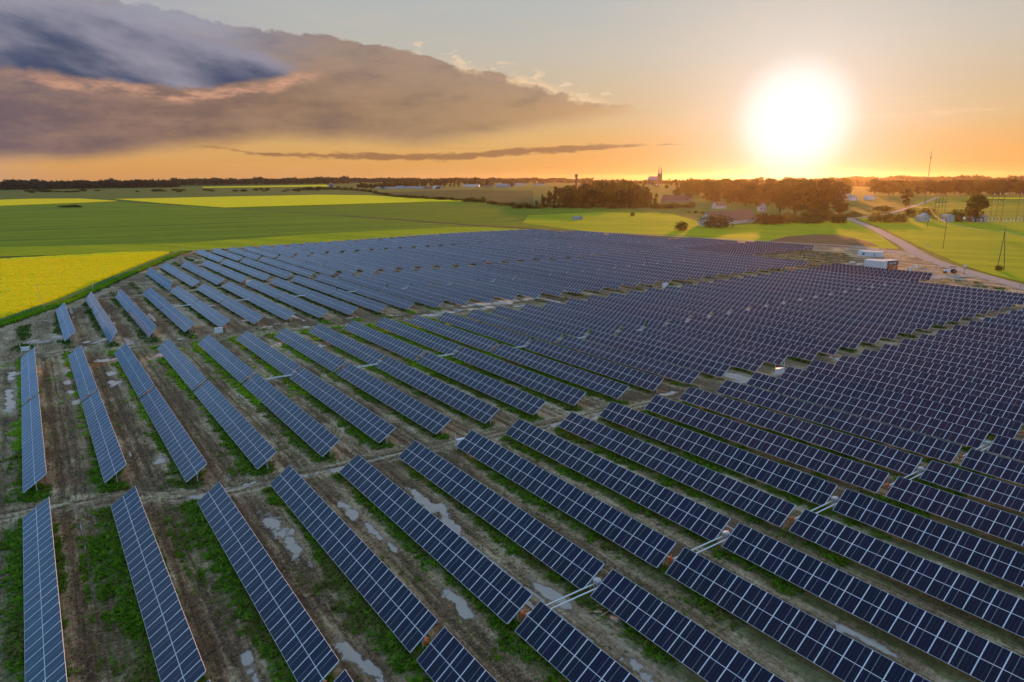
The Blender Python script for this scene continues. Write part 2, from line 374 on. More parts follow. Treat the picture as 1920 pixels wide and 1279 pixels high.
FARM = [(-70, 30), (-62, 120), (-44, 205), (-30, 262), (-12, 297), (9, 337), (49, 438.5), (79, 511), (90, 531), (148, 535), (218, 540), (273, 552), (340, 560), (420, 548),
        (440, 470), (458, 390), (474, 330), (492, 268), (505, 232), (436, 186), (408, 160), (388, 137), (372, 112), (352, 60), (352, 10), (60, -10)]

# ------------------------------------------------------------------ ground
def mat_soil():
    n = Nodes('churned sandy soil'); p = n.pos(); a = n.attr('gm'); s = n.new('ShaderNodeSeparateColor'); n.put(a.outputs['Color'], s.inputs[0])
    veg, wet, tone = s.outputs
    big = n.noise(p, 0.12, 6, 0.62); fine = n.noise(p, 1.5, 9, 0.76); grit = n.noise(p, 5.0, 7, 0.8)
    streak = n.noise(n.mapping(p, (2.4, 0.22, 1)), 1.0, 6, 0.66)
    dirt = n.ramp(n.M('ADD', n.M('ADD', n.M('MULTIPLY', n.mapr(fine, 0.28, 0.72, 0, 1, False), 0.42), n.M('MULTIPLY', n.mapr(streak, 0.3, 0.7, 0, 1, False), 0.26)), n.M('MULTIPLY', n.M('SUBTRACT', tone, 0.1), 0.62)), [(0.2, (0.050, 0.031, 0.014, 1)), (0.38, (0.20, 0.135, 0.066, 1)), (0.55, (0.45, 0.345, 0.195, 1)), (0.78, (0.78, 0.68, 0.47, 1))])
    dirt = n.mix(n.mapr(big, 0.4, 0.66, 0, 0.5), dirt, (0.17, 0.098, 0.052, 1))
    dirt = n.mix(n.mapr(grit, 0.53, 0.66, 0, 0.75), dirt, (0.66, 0.57, 0.40, 1))
    dirt = n.mix(n.mapr(grit, 0.47, 0.36, 0, 0.85), dirt, (0.055, 0.04, 0.025, 1))
    green = n.mix(n.mapr(n.noise(p, 0.9, 5, 0.6), 0.35, 0.65), (0.022, 0.058, 0.005, 1), (0.070, 0.135, 0.012, 1))
    gm = n.mapr(n.M('ADD', veg, n.M('MULTIPLY', n.M('SUBTRACT', n.noise(p, 1.1, 6, 0.7), 0.5), 1.3)), 0.34, 0.66)
    col = n.mix(n.M('MULTIPLY', gm, 0.66), dirt, green)
    wm = n.mapr(n.M('ADD', wet, n.M('MULTIPLY', n.M('SUBTRACT', n.noise(p, 0.8, 7, 0.7), 0.5), 0.75)), 0.48, 0.62)
    damp = n.mapr(wet, 0.12, 0.5)
    col = n.mix(n.M('MULTIPLY', damp, 0.35), col, n.mix(1.0, col, (0.5, 0.47, 0.43, 1), 'MULTIPLY'))
    col = n.mix(wm, col, (0.34, 0.32, 0.28, 1))
    h = n.M('MULTIPLY', n.M('ADD', n.M('MULTIPLY', fine, 0.7), n.M('MULTIPLY', grit, 0.3)), n.M('SUBTRACT', 1.0, wm))
    n.bump(h, 0.9, 0.35)
    n.base(col, n.mix(wm, g4(0.92), g4(0.04)), 0.0, n.mix(wm, g4(0.25), g4(1.0)))
    return n.mat
def mat_field(name, c0, c1, c2, ang, stripe=0.05, bump=1.0, fine=1.2):
    n = Nodes(name); p = n.pos(); m = n.mapping(p, (1, 1, 1), (0, 0, ang))
    long_ = n.noise(n.mapping(m, (0.004, 0.05, 1)), 1.0, 6, 0.62); patch = n.noise(p, 0.006, 5, 0.6); f = n.noise(p, fine, 5, 0.65); md = n.noise(p, 0.07, 5, 0.62)
    col = n.mix(n.mapr(long_, 0.34, 0.66), c0, c1); col = n.mix(n.mapr(patch, 0.45, 0.7, 0, 0.7), col, c2)
    col = n.mix(n.mapr(md, 0.35, 0.7, 0, 0.35), col, c1)
    w = n.new('ShaderNodeTexWave', wave_type='BANDS', bands_direction='Y'); n.put(m, w.inputs['Vector']); w.inputs['Scale'].default_value = stripe; w.inputs['Distortion'].default_value = 1.5; w.inputs['Detail'].default_value = 2; w.inputs['Detail Scale'].default_value = 0.4
    col = n.mix(n.mapr(w.outputs['Fac'], 0.93, 0.99, 0, 0.28), col, tuple(x * 0.45 for x in c0[:3]) + (1,))
    n.bump(n.M('ADD', f, n.M('MULTIPLY', md, 2.0)), bump, 0.8)
    n.base(col, 0.9, 0, 0.15); return n.mat
M_SOIL = mat_soil()
M_WHEAT = mat_field('green cereal field', (0.090, 0.175, 0.006, 1), (0.215, 0.320, 0.006, 1), (0.145, 0.245, 0.006, 1), R(8))
M_WHEAT2 = mat_field('bright young crop', (0.27, 0.36, 0.0005, 1), (0.44, 0.48, 0.0005, 1), (0.22, 0.34, 0.001, 1), R(64))
M_WHEAT3 = mat_field('blue green cereal field', (0.090, 0.175, 0.005, 1), (0.185, 0.270, 0.005, 1), (0.145, 0.230, 0.004, 1), R(14))
M_RAPE = mat_field('flowering rapeseed', (0.92, 0.68, 0.0005, 1), (0.95, 0.76, 0.0005, 1), (0.84, 0.72, 0.001, 1), R(10), 0.02, 0.35, 2.0)
M_FAR = mat_field('far farmland', (0.085, 0.130, 0.018, 1), (0.165, 0.195, 0.022, 1), (0.125, 0.150, 0.020, 1), R(5), 0.004, 0.6, 0.2)
M_GRASS = mat_field('rough grass', (0.045, 0.075, 0.014, 1), (0.085, 0.115, 0.020, 1), (0.10, 0.095, 0.030, 1), R(30), 0.001, 1.0, 1.0)
M_DITCH = plain('dark ditch growth', (0.040, 0.046, 0.018, 1), 0.95, 0, 0.35, 0.3)
M_BROWN = mat_field('bare brown earth', (0.17, 0.10, 0.045, 1), (0.22, 0.14, 0.06, 1), (0.16, 0.105, 0.05, 1), R(12), 0.001, 1.0, 0.6)
def mat_gravel():
    n = Nodes('pale gravel'); p = n.pos(); f = n.noise(p, 2.6, 6, 0.7); b = n.noise(p, 0.15, 4, 0.6)
    col = n.ramp(f, [(0.3, (0.23, 0.20, 0.17, 1)), (0.5, (0.36, 0.32, 0.275, 1)), (0.72, (0.50, 0.46, 0.40, 1))])
    col = n.mix(n.mapr(b, 0.45, 0.7, 0, 0.4), col, (0.26, 0.205, 0.15, 1)); n.bump(f, 0.6, 0.1); return n.base(col, 0.95, 0, 0.2)
M_GRAVEL = mat_gravel()

def make_ground():
    # far land: rings round the park out to the horizon
    rr = np.concatenate([[0], np.geomspace(40, 11000, 90)]); na = 240; V = [(0, 0, -0.35)]
    for r in rr[1:]:
        a = np.linspace(0, 2 * np.pi, na, endpoint=False); x, y = r * np.sin(a), r * np.cos(a); z = hill(x, y) - (0.35 if r < 900 else 0.6)
        V += list(zip(x, y, z))
    me = bpy.data.meshes.new('farmland'); F = [(0, 1 + (k + 1) % na, 1 + k) for k in range(na)]
    for j in range(len(rr) - 2):
        b = 1 + j * na
        F += [(b + k, b + (k + 1) % na, b + na + (k + 1) % na, b + na + k) for k in range(na)]
    me.from_pydata(V, [], F); me.materials.append(M_FAR); me.polygons.foreach_set('use_smooth', [True] * len(F)); me.update()
    tag(obj('farmland', me), kind='structure')
make_ground()

ROADS_X = []            # service roads between the blocks, filled below
def road_y(c):
    """y (metres) of the service roads that cross row number c"""
    c = np.clip(c, 0, 40)
    f = lambda d: np.interp(c, sorted(d), [d[k] for k in sorted(d)])
    return [0.5 * (f(C_N) + f(B_S)) * U, 0.5 * (f(B_N) + f(A_S)) * U, (f(Z_S) - 0.34) * U, 40.1 * U]
PUDDLES = []
def puddle(px, py, lx, ly, rot=0.0, s=0.75):
    x, y, _ = at(px, py, 0); PUDDLES.append((x, y, lx, ly, rot, s))
for q_ in [(505, 975, 1.3, 4.5), (520, 990, 1.7, 3.6), (545, 1020, 0.8, 5.0), (570, 1050, 0.6, 3.0), (655, 955, 0.9, 4.0), (690, 985, 0.8, 3.5), (735, 1025, 0.5, 3.0), (790, 930, 1.1, 4.5), (820, 955, 1.3, 4.5), (848, 985, 0.9, 3.5),
           (860, 1125, 0.8, 3.5), (1010, 1100, 0.9, 3.5), (1045, 1115, 0.7, 2.5), (870, 1140, 0.7, 2.5), (660, 1225, 0.8, 4.0), (705, 1265, 0.9, 4.0), (470, 1255, 0.8, 4.0), (1155, 1165, 0.5, 2.0), (1200, 1255, 0.8, 3.0), (1620, 1195, 0.5, 4.0),
           (20, 705, 1.2, 6), (18, 740, 1.0, 7), (18, 760, 1.3, 5), (35, 700, 2, 2), (122, 695, 1.2, 2.5), (128, 715, 1.4, 3), (132, 735, 1.0, 2), (143, 752, 1.2, 2.5), (190, 675, 2.6, 2), (215, 673, 2.2, 2), (207, 700, 1.6, 3), (212, 718, 1.2, 3), (228, 720, 0.8, 3),
           (80, 640, 6, 2.2), (110, 632, 4, 2.5), (85, 600, 4, 1.6), (58, 640, 3, 3), (165, 640, 1.5, 3), (180, 642, 1.5, 3), (193, 636, 1.8, 3), (205, 640, 1.5, 2.5), (335, 635, 1.3, 2.5), (300, 665, 1.6, 3), (295, 860, 1.0, 3), (480, 560, 2.0, 4.0),
           (395, 573, 3, 1.5), (247, 557, 3, 1.5), (355, 492, 4, 3), (375, 496, 4, 3), (470, 600, 4, 2), (500, 612, 2.2, 1.5), (530, 606, 4, 1.2), (660, 596, 3, 1.5), (575, 612, 2.5, 1.5), (520, 644, 2.5, 1.5), (606, 648, 1.5, 2),
           (745, 590, 3, 1.5), (840, 585, 4, 3), (875, 574, 3, 3), (900, 570, 5, 4), (925, 568, 6, 5), (945, 567, 5, 4), (965, 563, 4, 3), (995, 560, 4, 3), (870, 580, 4, 2), (810, 590, 4, 2.5), (905, 578, 6, 2.5), (975, 573, 5, 2),
           (1380, 705, 3, 3), (1395, 712, 3, 3), (1362, 702, 2.5, 2), (1570, 672, 2.5, 2.5), (1320, 745, 2.5, 2.0), (1250, 737, 3, 1.5), (1060, 545, 5, 2), (1070, 565, 3, 1.5), (1250, 538, 4, 2), (1650, 660, 3, 1.5), (1700, 640, 3, 1.5), (1855, 597, 4, 2), (1905, 585, 5, 3),
           (400, 925, 6, 0.9), (460, 910, 5, 0.8), (660, 870, 6, 0.8), (560, 892, 4, 0.7), (1030, 800, 5, 0.9), (1100, 785, 5, 0.9), (700, 520, 4, 2), (735, 515, 3, 2), (760, 505, 4, 2), (790, 510, 3, 2)]:
    puddle(*q_)
def ground_maps(x, y):
    c = (x - X0) / U; k = np.clip(np.round(c), 0, 41); dx = x - (X0 + U * k)
    n1, n2, n3 = fbm(x, y, 9.0, 1), fbm(x, y, 3.0, 21), fbm(x, y, 30.0, 41)
    lng = fbm(x * 1.0, y * 0.12, 2.2, 61); lng2 = fbm(x, y * 0.1, 0.9, 67)
    strip = np.exp(-((dx + 1.0) ** 2) / (2 * 1.75 ** 2))
    mid = np.exp(-((np.abs(dx) - 5.0) ** 2) / (2 * 0.8 ** 2)) * 0.55
    veg = strip * (0.42 + 1.0 * n1) + mid * (0.2 + n1) + (n3 - 0.5) * 0.55 + (n2 - 0.5) * 0.35
    near = sstep(45 - np.hypot(x - 0, (y - 75) * 0.7), 0, 30); veg = veg + 0.30 * near * (0.5 + n1) + 0.10 * sstep(90 - x, 0, 60) * (0.4 + n1) - 0.10
    wheel = np.exp(-((np.abs(dx - 4.4) - 0.95) ** 2) / (2 * 0.42 ** 2)) + np.exp(-((dx + 4.6) ** 2) / (2 * 0.4 ** 2)) * 0.6
    veg = veg - 0.65 * wheel * (0.5 + lng)
    tone = 0.38 + (n1 - 0.5) * 0.95 + (lng - 0.5) * 0.5 + (lng2 - 0.5) * 0.35 - 0.44 * wheel
    wet = 0.16 * wheel * sstep(lng, 0.5, 0.75) + 0.66 * np.clip(wheel, 0, 1) * sstep(lng + 0.35 * (n3 - 0.5), 0.55, 0.68)
    ruts = np.clip(wheel, 0, 1.2) * sstep(lng, 0.25, 0.5)
    for ry in road_y(c):
        d = y - ry - 1.6 * (fbm(x, y * 0 + 3.0, 18.0, 91) - 0.5); on = np.exp(-(d / 2.9) ** 4)
        rut = np.exp(-((np.abs(d + 0.3) - 1.05) ** 2) / (2 * 0.28 ** 2)) + 0.6 * np.exp(-((d - 2.2) ** 2) / (2 * 0.25 ** 2))
        ruts = ruts * (1 - on) + on * rut
        veg = veg * (1 - 0.95 * on); streak = fbm(x * 0.09, y, 0.9, 95)
        tone = tone * (1 - on) + on * (0.40 + (streak - 0.5) * 1.25 - 0.22 * rut + (n1 - 0.5) * 0.35); wet = np.maximum(wet, on * (0.14 + 0.22 * rut * sstep(streak, 0.4, 0.7)))
    for px_, py_, lx, ly, rot, s in PUDDLES:
        m = (np.abs(x - px_) < 3.5 * (lx + ly)) & (np.abs(y - py_) < 3.5 * (lx + ly))
        if not m.any(): continue
        wx, wy = 1.5 * (fbm(x[m], y[m], 2.6, 201) - 0.5), 5.0 * (fbm(x[m], y[m], 3.4, 211) - 0.5)
        e = np.exp(-(((x[m] - px_ + wx * (0.6 + lx)) / lx) ** 2 + ((y[m] - py_ + wy) / ly) ** 2) * 0.55) * (0.25 + 0.8 * fbm(x[m], y[m], 1.6, 221) + 0.75 * fbm(x[m], y[m] * 0.25, 0.9, 231)); wet[m] = np.maximum(wet[m], s * e * 1.05); veg[m] -= e * 0.8
    inn = inside(x, y, FARM)
    # the strip along the left fence and the far side is grassy
    veg = np.where(inn, veg, 0.9 + 0 * veg); wet = np.where(inn, wet, 0)
    off = np.clip((x - (X0 + U * np.interp(y / U, [0, 9, 12.5, 17, 23, 30, 38, 47], [32, 31, 34, 34, 41.5, 41.5, 39.5, 37.5]))) / 6.0, 0, 1); veg = veg * (1 - 0.75 * off * inn)
    # haul track just inside the fence
    fx = np.interp(y, [30, 120, 205, 262, 297, 337, 438, 511, 531], [-70, -62, -44, -30, -12, 9, 49, 79, 90])
    df = x - fx; tr = np.exp(-((df - 8.5) / 3.4) ** 4) * (y > 150); veg = veg * (1 - 0.85 * tr); tone = tone * (1 - tr) + tr * (0.30 + (n1 - 0.5) * 0.9)
    veg = np.where((df < 4.5) & (df > -8) & (y > 150), 0.95, veg)
    return np.clip(veg, 0, 1), np.clip(wet, 0, 1), np.clip(tone, 0, 1), inn, ruts
def soil_sheet(name, x0, x1, y0, y1, step, z, hole=None):
    nx, ny = int((x1 - x0) / step) + 1, int((y1 - y0) / step) + 1
    X, Y = np.meshgrid(np.linspace(x0, x1, nx), np.linspace(y0, y1, ny)); x, y = X.ravel(), Y.ravel()
    veg, wet, tone, inn, ruts = ground_maps(x, y)
    zz = z + 0.16 * (fbm(x, y, 1.6, 5) - 0.5) * (1 - sstep(wet, 0.3, 0.5)) + 0.12 * sstep(veg, 0.5, 0.9) - 0.07 * sstep(wet, 0.2, 0.5) - 0.18 * ruts
    i = np.arange((ny - 1) * (nx - 1)); r_, c_ = i // (nx - 1), i % (nx - 1); a = r_ * nx + c_
    F = np.stack([a, a + 1, a + nx + 1, a + nx], 1)
    cx, cy = x[a] + step / 2, y[a] + step / 2; keep = inside(cx, cy, FARM)
    if hole: keep &= ~((cx > hole[0]) & (cx < hole[1]) & (cy > hole[2]) & (cy < hole[3]))
    F = F[keep]; used = np.unique(F); remap = -np.ones(len(x), int); remap[used] = np.arange(len(used))
    me = npmesh(name, np.stack([x, y, zz], 1)[used], remap[F], M_SOIL, smooth=True)
    at_ = me.attributes.new('gm', 'FLOAT_COLOR', 'POINT'); at_.data.foreach_set('color', np.stack([veg, wet, tone, np.ones_like(veg)], 1)[used].astype(np.float32).ravel())
    return tag(obj(name, me), kind='structure')
soil_sheet('ground', -34, 166, 40, 232, 0.45, 0.0)
soil_sheet('soil', -70, 510, -10, 562, 1.4, -0.03, hole=(-32.6, 164.4, 41.4, 230.6))

def drape(name, pts, mat, dz=0.0, cell=90.0, kind='structure', thick=0.0):
    """a flat sheet over the land with the outline PTS (ground points), cut so that it follows the hills"""
    bm = bmesh.new(); vs = [bm.verts.new((p[0], p[1], 0)) for p in pts]; bm.faces.new(vs)
    xs, ys = [p[0] for p in pts], [p[1] for p in pts]
    for ax, lo, hi in ((0, min(xs), max(xs)), (1, min(ys), max(ys))):
        st = max(cell, (hi - lo) / 40); k = lo + st
        while k < hi:
            co = [0, 0, 0]; no = [0, 0, 0]; co[ax] = k; no[ax] = 1
            bmesh.ops.bisect_plane(bm, geom=bm.verts[:] + bm.edges[:] + bm.faces[:], plane_co=co, plane_no=no); k += st
    bmesh.ops.triangulate(bm, faces=bm.faces[:])
    for f in bm.faces:
        if f.normal.z < 0: f.normal_flip()
    for v in bm.verts: v.co.z = float(hill(v.co.x, v.co.y)) + dz
    if thick:
        ed = [e for e in bm.edges if e.is_boundary]; r = bmesh.ops.extrude_edge_only(bm, edges=ed)
        for v in r['geom']:
            if isinstance(v, bmesh.types.BMVert): v.co.z -= thick
    me = bpy.data.meshes.new(name); bm.to_mesh(me); bm.free(); me.materials.append(mat)
    return tag(obj(name, me), kind=kind)
def ribbon(name, pts, width, mat, dz=0.0):
    P = []
    pts = [Vector((p[0], p[1], 0)) for p in pts]
    for k in range(len(pts) - 1):
        n = max(2, int((pts[k + 1] - pts[k]).length / 15))
        for j in range(n): P.append(pts[k].lerp(pts[k + 1], j / n))
    P.append(pts[-1])
    for _ in range(6): P = [P[0]] + [(P[k - 1] + P[k] * 2 + P[k + 1]) / 4 for k in range(1, len(P) - 1)] + [P[-1]]
    V, F = [], []
    for k, p in enumerate(P):
        t = (P[min(k + 1, len(P) - 1)] - P[max(k - 1, 0)]).normalized(); nrm = Vector((-t.y, t.x, 0))
        for s in (-0.5, -0.46, 0.46, 0.5):
            w = width * s * (1 + 0.12 * (random.random() - 0.5)); q = p + nrm * w; V.append((q.x, q.y, float(hill(q.x, q.y)) + dz + (0.06 if abs(s) < 0.48 else -0.1)))
        if k: b = 4 * k; F += [(b - 4 + j, b - 3 + j, b + 1 + j, b + j) for j in range(3)]
    me = bpy.data.meshes.new(name); me.from_pydata(V, [], F); me.materials.append(mat); me.update()
    return tag(obj(name, me), kind='structure')
def G(*pts): return [at(*p) for p in pts]
# fields: outlines of the crops as they lie on the land
drape('crop_field', G((-200, 486), (170, 476), (345, 471), (500, 461), (660, 451), (760, 444), (870, 436), (1000, 430), (960, 428), (820, 416), (640, 404), (420, 390), (240, 379), (60, 384), (-200, 388)), M_WHEAT, -0.20)
drape('crop_field', G((-200, 388), (60, 384), (240, 379), (225, 377), (0, 386), (-200, 392)), M_WHEAT3, -0.16)
drape('crop_strip', G((-200, 486), (170, 476), (345, 471), (500, 461), (660, 451), (760, 444), (870, 436), (1000, 430), (930, 425), (840, 426), (600, 438), (330, 456), (-200, 467)), M_WHEAT2, -0.14)
drape('crop_field', G((420, 390), (640, 404), (820, 416), (960, 428), (1020, 429), (1200, 440), (1290, 446), (1310, 422), (1270, 400), (1100, 388), (990, 386), (900, 380), (830, 377), (620, 385)), M_WHEAT3, -0.20)
drape('crop_strip', G((990, 404), (1130, 397), (1260, 401), (1330, 421), (1300, 446), (1200, 440), (1100, 434), (1060, 428), (980, 418)), M_WHEAT2, -0.14)
drape('meadow', G((1300, 446), (1400, 452), (1560, 465), (1640, 470), (1690, 470), (1650, 440), (1590, 412), (1480, 414), (1420, 420), (1310, 424)), M_WHEAT2, -0.17)
drape('meadow', G((1600, 408), (1650, 425), (1720, 460), (1800, 495), (1860, 514), (1990, 545), (2300, 620), (2300, 420), (1960, 412), (1800, 412), (1690, 408)), M_WHEAT2, -0.17)
drape('crop_field', G((1690, 404), (1800, 410), (2100, 412), (2100, 374), (1900, 371), (1760, 368), (1720, 374)), M_WHEAT, -0.2)
drape('bare_earth', G((1440, 452), (1475, 443), (1530, 439), (1580, 441), (1625, 452), (1650, 462), (1560, 462), (1470, 456)), M_BROWN, -0.1)
RAPE_MAT = [M_RAPE]
drape('rapeseed_field', G((-200, 385), (0, 375), (60, 373), (150, 372.5), (220, 377), (130, 381), (0, 386), (-200, 391)), M_RAPE, 0.6, thick=1.0)
drape('rapeseed_field', G((215, 373.5), (420, 369), (600, 365.5), (690, 366.5), (760, 371), (850, 374.5), (900, 377.5), (800, 378.5), (620, 384), (420, 389.5), (300, 381)), M_RAPE, 0.6, thick=1.0)
drape('rapeseed_field', G((380, 350.5), (612, 346.5), (618, 350), (380, 352.5)), M_RAPE, 0.6)
drape('rapeseed_field', G((1820, 370.5), (1960, 371.5), (1960, 374.5), (1860, 373)), M_RAPE, 0.6)
drape('crop_field', G((700, 362), (850, 356), (1000, 358), (1000, 384), (900, 379), (760, 370)), M_GRASS, 0.1)
# dark ditches and tracks between the fields
ribbon('ditch', G((-200, 398), (0, 395), (120, 391), (300, 387), (345, 386)), 9, M_DITCH, -0.1)
ribbon('field_track', G((200, 376), (330, 384), (480, 394), (640, 405), (760, 413), (860, 421), (950, 427), (1020, 431), (1180, 440), (1320, 449)), 6, M_BROWN, -0.08)
ribbon('ditch', G((640, 404), (760, 412), (860, 420), (950, 426), (1020, 430), (1120, 436)), 4, M_DITCH, 0.05)
ribbon('ditch', G((-200, 441), (0, 433), (180, 426), (400, 419), (560, 411), (640, 407)), 3.0, M_DITCH, -0.1)
ribbon('gravel_road', G((1560, 398), (1592, 410), (1640, 429), (1700, 461), (1740, 488), (1790, 504), (1850, 519), (1919, 539), (2050, 575)), 9.5, M_GRAVEL, 0.02)
ribbon('gravel_road', G((1592, 410), (1660, 402), (1700, 391), (1735, 379), (1760, 369)), 8, M_GRAVEL, -0.02)
ribbon('site_track', G((1722, 478), (1680, 473), (1630, 467), (1600, 461)), 9, M_GRAVEL, -0.02)
ribbon('site_track', G((1830, 517), (1790, 516), (1760, 519), (1735, 522)), 9, M_GRAVEL, -0.02)
ribbon('perimeter_track', [(90, 534), (148, 538.5), (218, 543), (273, 556), (340, 566), (428, 553), (446, 472), (464, 392), (480, 332), (498, 270)], 4.5, M_GRAVEL, 0.0)

# ------------------------------------------------------------------ plants
def mat_leaf(name, c0, c1, trans=0.35, lscale=0.55):
    n = Nodes(name); f = n.noise(n.pos(), lscale, 5, 0.7); r = n.rnd()
    col = n.mix(n.mapr(n.M('ADD', n.M('MULTIPLY', f, 0.7), n.M('MULTIPLY', r, 0.4)), 0.3, 0.8), c0, c1); n.base(col, 0.75, 0, 0.25)
    t = n.new('ShaderNodeBsdfTranslucent'); n.put(n.mix(1.0, col, (1.5, 1.6, 0.6, 1), 'MULTIPLY'), t.inputs[0]); m = n.new('ShaderNodeMixShader'); m.inputs[0].default_value = trans
    n.L.new(n.bsdf.outputs[0], m.inputs[1]); n.L.new(t.outputs[0], m.inputs[2]); n.L.new(m.outputs[0], n.out.inputs[0]); return n.mat
M_LEAF = mat_leaf('tree leaves', (0.018, 0.028, 0.006, 1), (0.090, 0.105, 0.015, 1))
M_LEAF2 = mat_leaf('bright shrub leaves', (0.065, 0.085, 0.014, 1), (0.12, 0.13, 0.022, 1))
M_WEED = mat_leaf('weed leaves', (0.018, 0.085, 0.001, 1), (0.240, 0.480, 0.010, 1), 0.3, 1.6)
M_WEED2 = mat_leaf('dry weeds', (0.08, 0.085, 0.015, 1), (0.30, 0.27, 0.08, 1), 0.3, 1.6)
M_BARK = plain('bark', (0.075, 0.058, 0.042, 1), 0.9, 0, 0.3, 2.0)
M_WOODS = mat_leaf('distant wood', (0.030, 0.038, 0.018, 1), (0.055, 0.062, 0.026, 1), 0.1)

def leaf_cloud(rng, n, shape, size):
    """n leaf clumps (two crossed quads each would read as cards, so every clump is three small tilted triangles)"""
    V, F = [], []
    c = shape(rng, n)
    for k in range(3):
        a = rng.normal(size=(n, 3)); a /= np.linalg.norm(a, axis=1)[:, None]; b = np.cross(a, rng.normal(size=(n, 3))); b /= np.linalg.norm(b, axis=1)[:, None]
        s = size * (0.6 + 0.8 * rng.random((n, 1))); o = c + rng.normal(size=(n, 3)) * size * 0.5
        V.append(np.stack([o - a * s * 0.6, o + a * s * 0.6 + b * s * 0.25, o + b * s * 1.1], 1).reshape(-1, 3))
    V = np.concatenate(V); return V, np.arange(len(V)).reshape(-1, 3)
def crown_shape(blobs):
    def f(rng, n):
        w = np.array([b[3] ** 2 for b in blobs]); k = rng.choice(len(blobs), n, p=w / w.sum()); B = np.array(blobs)[k]
        d = rng.normal(size=(n, 3)); d /= np.linalg.norm(d, axis=1)[:, None]; r = B[:, 3] * (0.62 + 0.42 * rng.random(n)); p = B[:, :3] + d * r[:, None] * np.array((1, 1, 0.85))
        return p[:]
    return f
def tree_proto(seed, conifer=False, slim=False):
    """unit tree: 1 m tall, about 0.7 m wide; returns trunk mesh, crown mesh"""
    rng = np.random.default_rng(seed); mb = MB(); r0 = 0.022
    mb.bar((0, 0, -0.03), (0.01, 0, 0.45), r0, r0 * 0.6, 7, 0, False)
    blobs = []
    if conifer:
        mb.bar((0.01, 0, 0.45), (0, 0, 0.97), r0 * 0.6, 0.004, 5)
        for j in range(10):
            z = 0.18 + 0.078 * j; blobs.append((rng.normal() * 0.015, rng.normal() * 0.015, z, 0.20 * (1 - z) + 0.03))
    else:
        nb = 9 if not slim else 7; wid = 0.24 if not slim else 0.14
        for j in range(nb):
            a = j * 2.4 + rng.random(); z = 0.27 + 0.56 * (j / nb) + 0.06 * rng.normal(); rr = wid * (0.45 + 0.75 * rng.random()) * (1.15 - abs(z - 0.55))
            c = (rr * math.cos(a), rr * math.sin(a), z); mb.bar((0.01, 0, 0.26 + 0.2 * j / nb), c, r0 * 0.45, r0 * 0.12, 5, 0, False)
            blobs.append((*c, (0.115 + 0.06 * rng.random()) * (1.0 if not slim else 0.75)))
        blobs.append((0.02, 0, 0.83, 0.13 if not slim else 0.10)); blobs.append((0, 0.02, 0.55, 0.17 if not slim else 0.11)); blobs.append((0, -0.03, 0.27, 0.17 if not slim else 0.12)); blobs.append((0.07, 0.05, 0.2, 0.12))
    V, F = leaf_cloud(rng, 900, crown_shape(blobs), 0.040)
    return mb.mesh('trunk', M_BARK), npmesh('crown', V, F, M_LEAF)
TREES = [tree_proto(s) for s in (1, 2, 3, 4)] + [tree_proto(5, slim=True), tree_proto(6, slim=True)] + [tree_proto(7, conifer=True)]
def bush_proto(seed, mat):
    rng = np.random.default_rng(seed); blobs = [(0.28 * math.cos(a * 1.26), 0.28 * math.sin(a * 1.26), 0.38 + 0.1 * rng.random(), 0.24 + 0.07 * rng.random()) for a in range(5)] + [(0, 0, 0.62, 0.30), (0, 0, 0.3, 0.4)] + [(0.36 * math.cos(a * 1.05 + 0.5), 0.36 * math.sin(a * 1.05 + 0.5), 0.16, 0.20) for a in range(6)]
    V, F = leaf_cloud(rng, 560, crown_shape(blobs), 0.055); V[:, 2] = np.maximum(V[:, 2], 0.0); mb = MB()
    for a in range(4): mb.bar((0.04 * math.cos(a * 1.6), 0.04 * math.sin(a * 1.6), -0.04), (0.2 * math.cos(a * 1.6), 0.2 * math.sin(a * 1.6), 0.5), 0.025, 0.008, 5, 0, False)
    return mb.mesh('stem', M_BARK), npmesh('foliage', V, F, mat)
BUSHES = [bush_proto(21, M_LEAF), bush_proto(22, M_LEAF2), bush_proto(23, M_LEAF2)]
def joined(pair):
    a, b = pair; me = bpy.data.meshes.new('far_tree'); bm = bmesh.new(); bm.from_mesh(b); n = len(bm.faces); bm.from_mesh(a); bm.faces.ensure_lookup_table()
    for f in bm.faces[n:]: f.material_index = 1
    bm.to_mesh(me); bm.free(); me.materials.append(b.materials[0]); me.materials.append(M_BARK); return me
FAR_TREES = [joined(t) for t in TREES]; FAR_BUSHES = [joined(b) for b in BUSHES]
def tree(px, py, hpx, wpx=None, kind=None, label=None, group=None, cat='tree', parts=True, name='tree', p=None):
    p = p or at(px, py); h = metres(p, hpx); kk = random.randrange(6) if kind is None else kind; w = h if wpx is None else metres(p, wpx) / 0.68
    rz = random.uniform(0, 6.28)
    if parts:
        r = empty(name, p, rz); obj('trunk', TREES[kk][0], r, scale=(w, w, h)); obj('crown', TREES[kk][1], r, scale=(w, w, h))
    else: r = obj(name, FAR_TREES[kk], None, p, (0, 0, rz), (w, w, h))
    return tag(r, label, cat, group)
def bush(px, py, hpx, wpx, kind=0, label=None, group=None, parts=True, name='bush'):
    p = at(px, py); h = metres(p, hpx); w = metres(p, wpx) / 1.05; rz = random.uniform(0, 6.28)
    if parts:
        r = empty(name, p, rz); obj('stem', BUSHES[kind][0], r, scale=(w, w, h)); obj('foliage', BUSHES[kind][1], r, scale=(w, w, h / 0.92))
    else: r = obj(name, FAR_BUSHES[kind], None, p, (0, 0, rz), (w, w, h / 0.92))
    return tag(r, label, 'bush', group)

